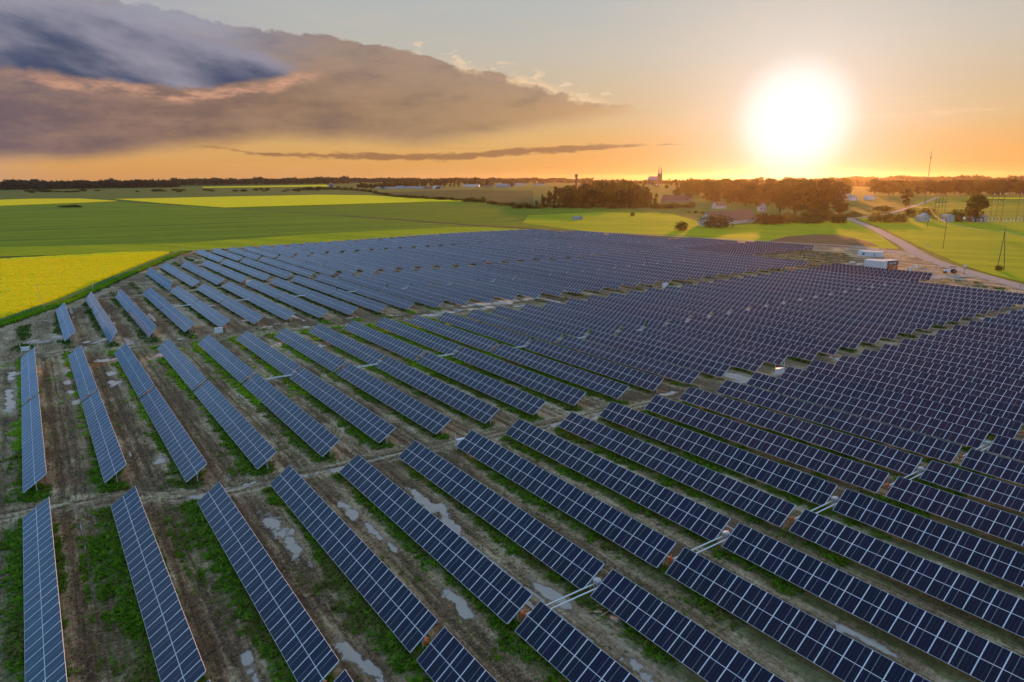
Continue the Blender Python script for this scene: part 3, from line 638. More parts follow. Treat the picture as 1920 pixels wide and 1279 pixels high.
# ------------------------------------------------------------------ solar trackers
def mat_cells():
    n = Nodes('solar cells under glass'); uv = n.new('ShaderNodeUVMap'); s = n.new('ShaderNodeSeparateXYZ'); n.put(uv.outputs[0], s.inputs[0]); u, v = s.outputs[0], s.outputs[1]
    r = n.M('FRACT', n.M('ADD', n.rnd(), n.attr('rnd').outputs['Fac']))
    def line(x, w):  # 1 on the line
        return n.M('LESS_THAN', n.M('ABSOLUTE', x), w)
    main = line(n.M('SUBTRACT', u, 0.385), 0.0085)
    ub = n.M('SUBTRACT', n.M('FRACT', n.M('MULTIPLY', u, 13.0)), 0.5); vb = n.M('SUBTRACT', n.M('FRACT', n.M('MULTIPLY', v, 12.0)), 0.5)
    gap = n.M('MAXIMUM', n.M('GREATER_THAN', n.M('ABSOLUTE', ub), 0.465), n.M('GREATER_THAN', n.M('ABSOLUTE', vb), 0.475))
    bus = n.M('LESS_THAN', n.M('ABSOLUTE', n.M('SUBTRACT', n.M('FRACT', n.M('MULTIPLY', u, 4.33)), 0.5)), 0.02)
    cell = n.mix(r, (0.0010, 0.0062, 0.020, 1), (0.0042, 0.0046, 0.030, 1))
    cell = n.mix(n.mapr(n.noise(n.pos(), 0.02, 3, 0.6), 0.4, 0.7, 0, 0.6), cell, (0.016, 0.006, 0.020, 1))
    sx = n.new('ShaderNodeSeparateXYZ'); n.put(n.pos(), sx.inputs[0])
    flare_tint = n.M('MULTIPLY', n.mapr(sx.outputs[0], 55, 170), n.mapr(n.noise(n.pos(), 0.03, 3, 0.6), 0.3, 0.6, 0.25, 1.0))  # purple cast of flare and reflected sky painted into the cells, stronger rightwards
    cell = n.mix(flare_tint, cell, n.mix(r, (0.026, 0.0055, 0.024, 1), (0.046, 0.0100, 0.024, 1)))
    col = n.mix(n.M('MULTIPLY', gap, 0.10), cell, (0.12, 0.15, 0.20, 1)); col = n.mix(n.M('MULTIPLY', bus, 0.22), col, (0.30, 0.30, 0.34, 1)); col = n.mix(n.M('MULTIPLY', main, 0.9), col, (0.42, 0.46, 0.50, 1))
    dust = n.noise(n.pos(), 0.7, 5, 0.6)
    n.base(n.mix(n.mapr(dust, 0.4, 0.9, 0.0, 0.012), col, (0.25, 0.22, 0.18, 1)), n.mapr(dust, 0.3, 0.8, 0.07, 0.16), 0, 0.5)
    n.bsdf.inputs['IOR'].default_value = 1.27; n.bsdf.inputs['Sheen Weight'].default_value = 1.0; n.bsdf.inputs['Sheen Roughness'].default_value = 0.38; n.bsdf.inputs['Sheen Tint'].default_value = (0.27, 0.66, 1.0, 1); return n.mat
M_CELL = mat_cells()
M_FRAME = plain('anodised frame', (0.90, 0.92, 0.94, 1), 0.5, 0.0, 0.06, 2.0)
M_STEEL = plain('galvanised steel', (0.50, 0.53, 0.55, 1), 0.55, 0.25, 0.15, 4.0)
M_WHITE = plain('white painted metal', (0.80, 0.80, 0.78, 1), 0.5, 0, 0.05, 1.5)
M_ORANGE = plain('orange drive housing', (0.55, 0.12, 0.03, 1), 0.5, 0, 0.1, 4.0)
M_BACK = plain('panel back sheet', (0.62, 0.62, 0.62, 1), 0.6, 0, 0.05, 2.0)
PW, PL, PT, FR, FX = 1.962, 2.095, 0.04, 0.023, 0.040            # panel: along the row, across the row, depth, frame face width
def panel_geo(cx, cy, flip, pw=PW):
    x0, x1, y0, y1 = cx - PL / 2, cx + PL / 2, cy - pw / 2, cy + pw / 2
    o = [(x0, y0), (x1, y0), (x1, y1), (x0, y1)]; i_ = [(x0 + FR, y0 + FX), (x1 - FR, y0 + FX), (x1 - FR, y1 - FX), (x0 + FR, y1 - FX)]
    V = [(x, y, 0) for x, y in o] + [(x, y, 0) for x, y in i_] + [(x, y, -0.004) for x, y in i_] + [(x, y, -PT) for x, y in o]
    F = [(0, 1, 5, 4), (1, 2, 6, 5), (2, 3, 7, 6), (3, 0, 4, 7), (8, 9, 10, 11), (0, 12, 13, 1), (1, 13, 14, 2), (2, 14, 15, 3), (3, 15, 12, 0), (12, 15, 14, 13)]
    m = [0, 0, 0, 0, 1, 0, 0, 0, 0, 2]
    uv = [(1 - a if flip else a, b) for a, b in ((0, 0), (0, 1), (1, 1), (1, 0))]
    return V, F, m, uv
def panel_mesh(cells):
    """cells: list of (cx, cy, flip, rnd)"""
    V, F, m, uvs, rn = [], [], [], [], []
    for cx, cy, fl, rd in cells:
        v, f, mm, uv = panel_geo(cx, cy, fl); b = len(V); V += v; F += [tuple(b + k for k in q) for q in f]; m += mm; rn += [rd] * len(f)
        for q in range(len(f)): uvs += uv if q == 4 else [(0.1, 0.1)] * 4
    me = bpy.data.meshes.new('solar_panel'); me.from_pydata(V, [], F)
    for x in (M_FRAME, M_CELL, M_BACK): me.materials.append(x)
    me.polygons.foreach_set('material_index', m); ul = me.uv_layers.new(name='uv'); ul.data.foreach_set('uv', np.array(uvs, np.float32).ravel())
    a = me.attributes.new('rnd', 'FLOAT', 'FACE'); a.data.foreach_set('value', np.array(rn, np.float32)); me.update(); return me
PANEL = [panel_mesh([(0, 0, False, 0.0)]), panel_mesh([(0, 0, True, 0.0)])]
NP = 25; PITCH_P = 2.0; XO = PL / 2 + 0.012
ARRAYS = [panel_mesh([(s * XO, (k + 0.5) * PITCH_P, k % 2 == 0, random.random()) for k in range(NP) for s in (-1, 1)]) for _ in range(3)]
_post = MB().box((-0.08, -0.05, -0.4), (0.08, 0.05, AXIS - 0.22)).box((-0.13, -0.16, AXIS - 0.26), (0.13, 0.16, AXIS - 0.2)).mesh('post', M_STEEL)
_tube = MB().bar((0, 0, 0), (0, 1, 0), 0.085, None, 8).mesh('torque_tube', M_STEEL)
def purlin_mesh():
    mb = MB()
    for k in range(NP + 1):
        y = k * PITCH_P; mb.box((-W_T / 2 + 0.12, y - 0.03, -0.12), (W_T / 2 - 0.12, y + 0.03, -0.045))
    return mb.mesh('rail', M_STEEL)
RAIL = purlin_mesh()
_motor = MB().box((-0.30, -0.20, AXIS - 0.36), (0.0, 0.20, AXIS + 0.06)).bar((-0.05, -0.3, AXIS - 0.12), (-0.05, 0.3, AXIS - 0.12), 0.17, None, 10).bar((-0.34, 0, AXIS - 0.12), (-0.34, 0, AXIS - 0.6), 0.11, 0.09, 8).box((0.0, -0.1, AXIS - 0.1), (0.14, 0.1, AXIS + 0.2)).mesh('drive_motor', M_ORANGE)
_gear = MB().box((-0.34, -0.42, AXIS - 0.3), (0.34, 0.42, AXIS + 0.02)).box((-0.5, -0.1, AXIS - 0.2), (0.5, 0.1, AXIS + 0.08)).bar((0, 0, 0), (0, 0, AXIS - 0.3), 0.13, None, 8).bar((-0.42, 0.1, AXIS - 0.05), (-0.42, 0.1, AXIS - 1.1), 0.07, None, 6).mesh('gear_box', M_STEEL)
_rod = MB().bar((0, 0, 0), (-U + 0.4, 0, 0), 0.095, None, 8).mesh('drive_rod', M_WHITE)
def rot_off(x, y, z, t): return (x * math.cos(t) - z * math.sin(t), y, x * math.sin(t) + z * math.cos(t))
WORD = ['zeroth', 'first', 'second', 'third', 'fourth', 'fifth', 'sixth', 'seventh', 'eighth', 'ninth', 'tenth', 'eleventh', 'twelfth', 'thirteenth', 'fourteenth', 'fifteenth', 'sixteenth', 'seventeenth', 'eighteenth', 'nineteenth', 'twentieth']
def ordinal(n):
    if n <= 20: return WORD[n]
    t, u = divmod(n, 10); tens = {2: 'twent', 3: 'thirt', 4: 'fort', 5: 'fift', 6: 'sixt'}[t]
    return tens + 'ieth' if u == 0 else tens + 'y-' + WORD[u]
BLK = {'front': 'nearest block', 'second': 'second block', 'middle': 'third block', 'fourth': 'fourth block', 'rear': 'rearmost block'}
STEEP = {('middle', 1): 41, ('middle', 2): 53, ('middle', 3): 54, ('fourth', 5): 60, ('middle', 39): 46, ('middle', 40): 46, ('middle', 41): 46, ('second', 31): 44, ('second', 32): 48, ('second', 33): 50, ('middle', 34): 46, ('middle', 35): 46, ('middle', 36): 46, ('middle', 37): 46, ('middle', 38): 46}
def table(root, y0, y1, t, detail):
    """one table of panels from y0 to y1 (metres, relative to the root)"""
    ln = y1 - y0; k_ = ln / (NP * PITCH_P); rot = (0, -t, 0)
    if ln < 8: return
    n = NP
    if detail:
        for k in range(n):
            for s in (-1, 1):
                jt = (random.gauss(0, 0.005), random.gauss(0, 0.006)); x, y, z = rot_off(s * XO, 0, 0, t)
                obj('solar_panel', PANEL[k % 2 == 0], root, (x, y0 + (k + 0.5) * PITCH_P * k_, AXIS + z), (jt[0], -t + jt[1], 0), (1, k_, 1))
    else:
        o = obj('panel_field', random.choice(ARRAYS), root, (0, y0, AXIS), (0, -t + random.gauss(0, 0.004), 0), (1, k_, 1)); o['kind'] = 'stuff'
    if detail or random.random() < 2:
        obj('rail', RAIL, root, (0, y0, AXIS), rot, (1, k_, 1))['kind'] = 'stuff'
    x, y, z = rot_off(0, 0, -0.2, t)
    obj('torque_tube', _tube, root, (x, y0 - 0.25, AXIS + z), (0, 0, 0), (1, ln + 0.5, 1))
    posts = [0.012, 0.2, 0.4, 0.6, 0.8, 0.988] if detail else [0.012, 0.5, 0.988]
    for f in posts: obj('post', _post, root, (x, y0 + ln * f, 0))
def tracker(i, blk, s, g, n):
    X = row_x(i); t = R(STEEP.get((blk, i), 34.4 + random.gauss(0, 1.8))); gy = (g if g is not None else (s + n) / 2) * U
    root = empty('solar_tracker', (X, gy, 0))
    first = {'front': 0, 'second': 0, 'middle': 1, 'fourth': 5, 'rear': 9}[blk]; k = i - first + 1
    tag(root, 'tilted row of solar panels, %s from the left in the %s' % (ordinal(k), BLK[blk]), 'solar tracker', 'rows of solar panels in the ' + BLK[blk].split(',')[0])
    mid = math.hypot(X, gy); detail = False
    S, Nn = s * U - gy, n * U - gy
    if g is None:
        detail = mid < 150; table(root, S, Nn, t, detail)
    else:
        h = 0.066 * U
        for a, b in ((S, -h), (h, Nn)):
            d = math.hypot(X, gy + (a + b) / 2); table(root, a, b, t, d < 225)
        if mid < 330:
            if (i % 2 == 0 or i < 4) and mid < 190: obj('drive_motor', _motor, root)
            elif i % 2 == 0 or i < 4: obj('gear_box', _gear, root)
            else:
                obj('gear_box', _gear, root)
                for dy in (-0.42, 0.42): obj('drive_rod', _rod, root, (0.1, dy, AXIS - 0.75), (0, 0, 0))
        else: obj('gear_box', _gear, root)
    return root
for i in range(0, 42):
    for b in blocks_of(i): tracker(i, *b)

# ------------------------------------------------------------------ weeds, rapeseed and the fence
def tufts(name, x, y, z, size, mats, fm, seed, nt=4, up=0.6):
    rng = np.random.default_rng(seed); n = len(x); V = []
    for k in range(nt):
        a = rng.uniform(0, 2 * np.pi, n); lean = rng.uniform(0.15, 1.0, n); s = size * rng.uniform(0.6, 1.25, n)
        d = np.stack([np.cos(a) * lean, np.sin(a) * lean, up * (1.25 - 0.6 * lean)], 1); w = np.stack([-np.sin(a), np.cos(a), 0 * a], 1) * 0.34
        o = np.stack([x + rng.normal(0, 0.25, n) * size, y + rng.normal(0, 0.25, n) * size, z], 1)
        V.append(np.stack([o - w * s[:, None] * 0.7, o + w * s[:, None] * 0.7 + d * s[:, None] * 0.3, o + d * s[:, None]], 1).reshape(-1, 3))
    V = np.concatenate(V); me = npmesh(name, V, np.arange(len(V)).reshape(-1, 3), mats, np.tile(fm, nt)); return tag(obj(name, me), kind='stuff')
def grow_weeds(seed, x0, x1, y0, y1, n, size, lo, far=False):
    rng = np.random.default_rng(seed); x, y = rng.uniform(x0, x1, n), rng.uniform(y0, y1, n); veg, wet, tone, inn, ruts = ground_maps(x, y)
    clump = fbm(x, y, 1.7, 301, 3); p = np.maximum(sstep(veg + (clump - 0.5) * 1.1, lo, lo + 0.35), 0.07 * sstep(clump, 0.35, 0.6)); k = inn & (rng.random(n) < p) & (wet < 0.45)
    if far: k &= ~((x > -32) & (x < 164) & (y < 230))
    x, y, v, c = x[k], y[k], veg[k], clump[k]; s = size * (0.45 + 0.75 * v) * (0.7 + 0.8 * c) * np.where(rng.random(len(x)) < 0.04, 1.9, 1.0)
    dry = (rng.random(len(x)) < 0.16 + 0.5 * (fbm(x, y, 12.0, 77) > 0.6)).astype(int)
    tufts('weeds', x, y, 0.02 + 0 * x, s, [M_WEED, M_WEED2], dry, seed + 1)
grow_weeds(401, -34, 150, 40, 150, 260000, 0.50, 0.46)
grow_weeds(402, -34, 166, 150, 232, 120000, 0.66, 0.48)
grow_weeds(403, -50, 500, -5, 560, 330000, 0.85, 0.50, far=True)

M_CLOD = mat_leaf('clods and stones', (0.10, 0.070, 0.040, 1), (0.62, 0.55, 0.42, 1), 0.0, 3.0)
def scatter_clods():
    rng = np.random.default_rng(71); n = 150000; x, y = rng.uniform(-30, 150, n), rng.uniform(44, 175, n); veg, wet, tone, inn, ruts = ground_maps(x, y)
    k = inn & (rng.random(n) < 0.75 * sstep(0.55 - veg, 0.0, 0.3) * sstep(fbm(x, y, 2.5, 81), 0.36, 0.6)) & (wet < 0.4); x, y = x[k], y[k]; n = len(x)
    s = 0.05 + 0.16 * rng.random(n) ** 3; V = []
    for j in range(3):
        a = 2.1 * j + rng.uniform(0, 1.2, n); V.append(np.stack([x + s * np.cos(a), y + s * np.sin(a), np.zeros(n) - 0.03], 1))
    V.append(np.stack([x + rng.normal(0, 0.3, n) * s, y + rng.normal(0, 0.3, n) * s, 0.05 + s * 0.75], 1)); V = np.concatenate(V); i = np.arange(n)
    F = np.concatenate([np.stack([i, i + n, i + 3 * n], 1), np.stack([i + n, i + 2 * n, i + 3 * n], 1), np.stack([i + 2 * n, i, i + 3 * n], 1)]); tag(obj('clods', npmesh('clods', V, F, M_CLOD)), kind='stuff')
scatter_clods()
FENCE = [(-44, 205), (-30, 262), (-12, 297), (9, 337), (25.9, 380.6), (49, 438.5), (79, 511), (89, 530)]
def rape_patch():
    poly = [(-46, 203), (-33, 262), (-15.5, 299), (5.5, 339), (22, 382), (45, 440), (74, 511), (80, 524)] + [at(*q)[:2] for q in ((300, 473.5), (170, 476.2), (60, 482.5), (0, 486), (-150, 488), (-500, 520))] + [(-150, 205)]
    st = 1.1; X, Y = np.meshgrid(np.arange(-230, 84, st), np.arange(203, 545, st)); ny, nx = X.shape; x, y = X.ravel(), Y.ravel()
    gap = np.exp(-((fbm(x * 0.35 + y * 0.1, y, 16.0, 130) - 0.5) / 0.018) ** 2) * sstep(fbm(x, y, 34, 140), 0.45, 0.6)
    zz = 1.15 + 0.45 * (fbm(x, y, 3.0, 120) - 0.5) + 0.5 * (vnoise(x, y, 1.3, 125) - 0.5) - 0.75 * gap
    i = np.arange((ny - 1) * (nx - 1)); a = (i // (nx - 1)) * nx + i % (nx - 1); F = np.stack([a, a + 1, a + nx + 1, a + nx], 1)
    ins = inside(x, y, poly); keep = ins[F].all(1); F = F[keep]
    # skirt: lower the outermost vertices to the ground
    cnt = np.bincount(F.ravel(), minlength=len(x)); zz = np.where(cnt < 4, 0.0, zz)
    used = np.unique(F); remap = -np.ones(len(x), int); remap[used] = np.arange(len(used))
    me = npmesh('rapeseed_field', np.stack([x, y, zz], 1)[used], remap[F], M_RAPE, smooth=False); tag(obj('rapeseed_field', me), kind='stuff')
    rng = np.random.default_rng(9); n = 150000; px_, py_ = rng.uniform(-120, 82, n), rng.uniform(203, 524, n); k = inside(px_, py_, poly)
    px_, py_ = px_[k], py_[k]; g = np.exp(-((fbm(px_ * 0.35 + py_ * 0.1, py_, 16.0, 130) - 0.5) / 0.018) ** 2) * sstep(fbm(px_, py_, 34, 140), 0.45, 0.6)
    k = g < 0.4; px_, py_ = px_[k], py_[k]
    tufts('rapeseed_flowers', px_, py_, 1.0 + 0.3 * rng.random(len(px_)), np.full(len(px_), 0.42), [M_FLOWER, M_WEED], (rng.random(len(px_)) < 0.03).astype(int), 10, 2, 0.9)
M_FLOWER = mat_leaf('rapeseed flowers', (0.92, 0.68, 0.0005, 1), (0.95, 0.77, 0.001, 1), 0.2)
rape_patch()
# tall grass along the fence
def fence_grass():
    rng = np.random.default_rng(31); n = 60000; t = rng.random(n); P = np.array(FENCE); seg = np.linalg.norm(np.diff(P, axis=0), axis=1); cum = np.concatenate([[0], np.cumsum(seg)]) / seg.sum()
    x, y = np.interp(t, cum, P[:, 0]), np.interp(t, cum, P[:, 1]); o = rng.uniform(-3.0, 3.6, n)
    tufts('tall_grass', x + o, y - o * 0.35, 0 * x, np.full(n, 0.75) * rng.uniform(0.6, 1.2, n), [M_WEED, M_WEED2], (rng.random(n) < 0.06).astype(int), 32, 3, 1.1)
fence_grass()
M_MESHG = plain('green fence wire', (0.05, 0.17, 0.10, 1), 0.5, 0.0, 0.1)
def make_fence():
    root = empty('wire_fence', (FENCE[2][0], FENCE[2][1], 0)); tag(root, 'long green wire mesh fence between the yellow rapeseed field and the solar park', 'fence')
    pl = 2.6; mb = MB()
    for k in range(9): mb.box((0, -0.007, 0.08 + k * 0.21), (pl, 0.007, 0.094 + k * 0.21))
    for k in range(1, 18): mb.box((k * pl / 18 - 0.006, -0.006, 0.05), (k * pl / 18 + 0.006, 0.006, 1.85))
    panel = mb.mesh('mesh_panel', M_MESHG); post = MB().box((-0.035, -0.035, -0.2), (0.035, 0.035, 2.1)).mesh('post', M_STEEL)
    P = [Vector((a, b, 0)) for a, b in FENCE]; acc = []
    for a, b in zip(P, P[1:]):
        n = max(1, round((b - a).length / pl)); acc += [(a.lerp(b, k / n), (b - a), (b - a).length / n) for k in range(n)]
    for p, d, l in acc:
        q = p - root.location; obj('mesh_panel', panel, root, q, (0, 0, math.atan2(d.y, d.x)), (l / pl, 1, 1)); obj('post', post, root, q)
make_fence()
def thin_mast(px, py, hpx, lean, label, mat):
    p = at(px, py, 0); h = metres(p, hpx); r = empty('camera_mast', p); tag(r, label, 'mast')
    MB().bar((0, 0, -0.3), (lean, 0, h), 0.09, 0.06, 8).build('pole', mat, r); MB().box((-0.22, -0.12, h - 0.1), (0.25, 0.12, h + 0.15)).build('camera', M_WHITE, r, (lean, 0, 0)); MB().box((-0.3, -0.3, -0.05), (0.3, 0.3, 0.08)).build('base_plate', M_STEEL, r)
M_PALE = plain('pale wood', (0.62, 0.50, 0.32, 1), 0.7, 0, 0.15)
thin_mast(85, 583, 40, -1.6, 'tall pale leaning camera mast beside the fence at the rapeseed field', M_PALE)
thin_mast(173, 545, 13, 0.5, 'short white post by the fence above the second steep panel row', M_WHITE)
thin_mast(343, 474, 9, 0.2, 'white post at the far left corner of the fence', M_WHITE)

# ------------------------------------------------------------------ small things inside the park
def cabinet(px, py, label, s=1.0, stakes=True, rz=0.0):
    p = at(px, py, 0); r = empty('inverter_cabinet', p, rz); tag(r, label, 'inverter cabinet', 'white inverter cabinets at the row ends')
    MB().box((-0.95 * s, -0.3, 0.75), (0.95 * s, 0.3, 1.75 * s)).build('housing', M_WHITE, r)
    MB().box((-1.05 * s, -0.42, 1.75 * s), (1.05 * s, 0.42, 1.83 * s)).build('roof', M_WHITE, r)
    for sx in (-1, 1):
        MB().box((sx * 0.8 * s - 0.05, -0.06, -0.2), (sx * 0.8 * s + 0.05, 0.06, 0.76)).build('leg', M_STEEL, r)
        MB().box((sx * 0.45 * s - 0.38 * s, -0.325, 0.85), (sx * 0.45 * s + 0.38 * s, -0.303, 1.65 * s)).build('door', M_WHITE, r)
        if stakes: MB().bar((sx * 1.05 * s, 0.1, -0.3), (sx * 1.25 * s, 0.15, 2.9 * s), 0.05, None, 6).build('stake', M_WHITE, r)
for px, py, lb, s, st in ((868, 842, 'white cabinet with two tall stakes at the front dirt road junction', 1.15, True), (411, 628, 'white cabinet on the second dirt road by the left panel rows', 1.3, False), (656, 620, 'small white cabinet behind the top end of a second block row', 1.1, False),
                          (1461, 707, 'pale blue white cabinet on the front dirt road among the purple panels', 1.3, True), (1247, 542, 'white cabinet on the dirt road in front of the reddish far panels', 1.5, False), (49, 662, 'white cabinet behind the leftmost panel row of the second block', 1.0, True), (467, 535, 'white cabinet at the foot of a third block row near the left', 1.3, False)):
    cabinet(px, py, lb, s, st, R(-8))
M_WOOD = plain('sawn timber', (0.50, 0.37, 0.22, 1), 0.8, 0, 0.2, 5)
for k, (px, py, l, w, a, lb) in enumerate(((1128, 1143, 3.4, 0.16, -0.25, 'long pale plank with its tip pointing left in the lumber heap'), (1141, 1139, 3.0, 0.18, -0.75, 'plank lying crosswise on the lumber heap beside the panel row'), (1146, 1146, 3.6, 0.14, 0.12, 'lowest plank of the lumber heap beside the panel row'), (1121, 1151, 0.9, 0.28, -0.6, 'short thick board lying apart below the lumber heap'))):
    p = at(px, py, 0); tag(MB().box((-l / 2, -w / 2, 0.05 + 0.07 * k), (l / 2, w / 2, 0.11 + 0.07 * k)).build('plank', M_WOOD, None, p, (0.02, 0.02, a)), lb, 'plank')

# ------------------------------------------------------------------ buildings
M_PALEW = plain('dull white render', (0.48, 0.47, 0.46, 1), 0.75, 0, 0.08, 1.0)
M_PLASTER = plain('pale plaster', (0.62, 0.56, 0.50, 1), 0.85, 0, 0.10, 0.6)
M_BRICKP = plain('weathered brick wall', (0.36, 0.25, 0.20, 1), 0.9, 0, 0.2, 0.8)
M_ROOF = plain('old red roof', (0.21, 0.095, 0.06, 1), 0.85, 0, 0.25, 0.5)
M_SLATE = plain('grey sheet roof', (0.27, 0.27, 0.28, 1), 0.6, 0, 0.15, 0.5)
M_GLASS = plain('window glass', (0.03, 0.035, 0.045, 1), 0.08, 0, 0.05, 1, 0.6)
M_DARK = plain('dark metal', (0.035, 0.035, 0.04, 1), 0.55, 0, 0.15)
M_CONC = plain('concrete', (0.42, 0.41, 0.39, 1), 0.85, 0, 0.12, 0.8)
M_CRED = plain('red brown brick', (0.22, 0.105, 0.065, 1), 0.9, 0, 0.2, 0.5)
def gable_house(name, a, b, depth, wall, rise, mw, mr, label, cat, nwin=3, gable_side='x', chimney=False, group=None, over=0.5, door=True, zdrop=0.6):
    """front wall from ground point a to b; the ridge runs along it ('x') or away from it ('y')"""
    a, b = Vector(a), Vector(b); d = b - a; l = math.hypot(d.x, d.y); rz = math.atan2(d.y, d.x); c = (a + b) / 2
    r = empty(name, (c.x, c.y, c.z), rz); tag(r, label, cat, group); h = l / 2; D = depth
    # body with gables
    mb = MB()
    if gable_side == 'x':
        v = [(-h, 0, -zdrop), (h, 0, -zdrop), (h, D, -zdrop), (-h, D, -zdrop), (-h, 0, wall), (h, 0, wall), (h, D, wall), (-h, D, wall), (-h, D / 2, wall + rise), (h, D / 2, wall + rise)]
        f = [(0, 1, 5, 4), (2, 3, 7, 6), (1, 2, 6, 9, 5), (3, 0, 4, 8, 7), (0, 3, 2, 1)]
        sl = rise / (D / 2); e = 0.12
        rf = [((-h - over, -over, wall - over * sl + e), (h + over, -over, wall - over * sl + e), (h + over, D / 2, wall + rise + e), (-h - over, D / 2, wall + rise + e)), ((h + over, D + over, wall - over * sl + e), (-h - over, D + over, wall - over * sl + e), (-h - over, D / 2, wall + rise + e), (h + over, D / 2, wall + rise + e))]
    else:
        v = [(-h, 0, -zdrop), (h, 0, -zdrop), (h, D, -zdrop), (-h, D, -zdrop), (-h, 0, wall), (h, 0, wall), (h, D, wall), (-h, D, wall), (0, 0, wall + rise), (0, D, wall + rise)]
        f = [(0, 1, 5, 8, 4), (2, 3, 7, 9, 6), (1, 2, 6, 5), (3, 0, 4, 7), (0, 3, 2, 1)]
        sl = rise / h; e = 0.12
        rf = [((-h - over, D + over, wall - over * sl + e), (-h - over, -over, wall - over * sl + e), (0, -over, wall + rise + e), (0, D + over, wall + rise + e)), ((h + over, -over, wall - over * sl + e), (h + over, D + over, wall - over * sl + e), (0, D + over, wall + rise + e), (0, -over, wall + rise + e))]
    mb.add(v, f); mb.build('wall', mw, r)
    rb = MB()
    for q in rf:
        lo = [(x, y, z - 0.2) for x, y, z in q]; rb.add(list(q) + lo, [(0, 1, 2, 3), (7, 6, 5, 4), (0, 4, 5, 1), (1, 5, 6, 2), (2, 6, 7, 3), (3, 7, 4, 0)])
    roof = rb.build('roof', mr, r)
    if chimney:
        z = wall + rise; MB().box((-0.5, -0.4, z - 1.2), (0.5, 0.4, z + 1.3)).build('chimney', M_CRED, roof, (h * 0.3, D / 2, 0) if gable_side == 'x' else (0, D * 0.4, 0))
    win = MB().box((-0.55, -0.05, -0.7), (0.55, 0.02, 0.7)).mesh('window', M_WHITE); pane = MB().box((-0.45, -0.075, -0.6), (0.45, -0.05, 0.6)).mesh('pane', M_GLASS)
    sc_ = min(1.6, wall * 0.26)
    for k in range(nwin):
        x = -h + l * (k + 0.5) / nwin; w = obj('window', win, r, (x, -0.02, wall * 0.55), (0, 0, 0), (sc_, 1, sc_)); obj('pane', pane, w)
    if door:
        MB().box((-0.6, -0.06, 0), (0.6, 0.02, 2.1)).build('door', M_DARK, r, (h * 0.62, -0.01, 0))
    return r
gable_house('barn', at(1336, 424), at(1419, 415), 17, 4.2, 10.0, M_PLASTER, M_ROOF, 'large long barn with pale walls and a steep red roof behind the round bushes', 'barn', 7)
gable_house('farmhouse', at(1344, 391), at(1362, 390), 10, 5.0, 6.0, M_PLASTER, M_ROOF, 'pale farmhouse with a row of small windows above the long barn', 'house', 4, chimney=True)
gable_house('farmhouse', at(1424, 396), at(1437, 396), 13, 7.0, 6.0, M_PLASTER, M_ROOF, 'pinkish gabled house right behind the long barn', 'house', 2, 'y', True)
gable_house('barn', at(1566, 374), at(1597, 374), 40, 9.0, 12.0, M_PLASTER, M_SLATE, 'wide pale gabled barn at the edge of the trees right of the sun', 'barn', 3, 'y')
gable_house('shed', at(1594, 375.5), at(1608, 375.5), 10, 6.0, 3.0, M_WHITE, M_SLATE, 'small white lean shed beside the wide gabled barn', 'shed', 3)
gable_house('shed', at(1627, 374.5), at(1640, 374), 10, 6.0, 3.0, M_WHITE, M_SLATE, 'low white shed standing alone right of the gabled barn', 'shed', 3)
gable_house('barn', at(1240, 378), at(1290, 379), 16, 4.0, 9.0, M_BRICKP, M_ROOF, 'dark red roofed barn half hidden at the right end of the wood', 'barn', 5)
gable_house('cottage', at(1066, 387.5), at(1078, 387.5), 9, 4.0, 5.0, M_BRICKP, M_SLATE, 'small grey cottage hidden in bushes under the wood', 'house', 2)
gable_house('hut', at(1078, 412.3), at(1092, 411.5), 5, 3.0, 1.4, M_CONC, M_SLATE, 'little grey hut standing alone in the bright meadow', 'hut', 1, over=0.3)
for k, (x0, x1, yb, dp, wl, rs, mw, mr, lb) in enumerate(((704, 742, 353.8, 16, 6, 3, M_PLASTER, M_SLATE, 'leftmost long white farm shed below the dark trees'), (742, 756, 353.4, 16, 8, 5, M_PLASTER, M_SLATE, 'short taller shed in the row of long white farm sheds'), (758, 794, 353.4, 16, 6, 4, M_PLASTER, M_SLATE, 'middle long white shed with grey roof in the far farm row'),
        (794, 816, 354.0, 16, 6, 4, M_BRICKP, M_ROOF, 'brownish long shed next to the arched hangar'), (868, 898, 350.0, 18, 9, 5, M_WHITE, M_SLATE, 'white hall with pale blue roof in the middle of the far village'), (903, 922, 350.5, 15, 8, 7, M_BRICKP, M_ROOF, 'reddish house left of the dark blue one in the far village'),
        (930, 950, 352.0, 16, 9, 7, M_CONC, M_SLATE, 'grey blue house at the front right of the far village'), (962, 985, 348.0, 15, 9, 6, M_PLASTER, M_SLATE, 'pale low house on the right side of the far village'), (1000, 1022, 347.5, 15, 9, 6, M_PLASTER, M_ROOF, 'last pale house of the far village just left of the wood'))):
    gable_house('village_house' if k > 3 else 'farm_shed', at(x0, yb), at(x1, yb), dp, wl, rs, mw, mr, lb, 'house' if k > 3 else 'shed', max(2, int((x1 - x0) / 6)))
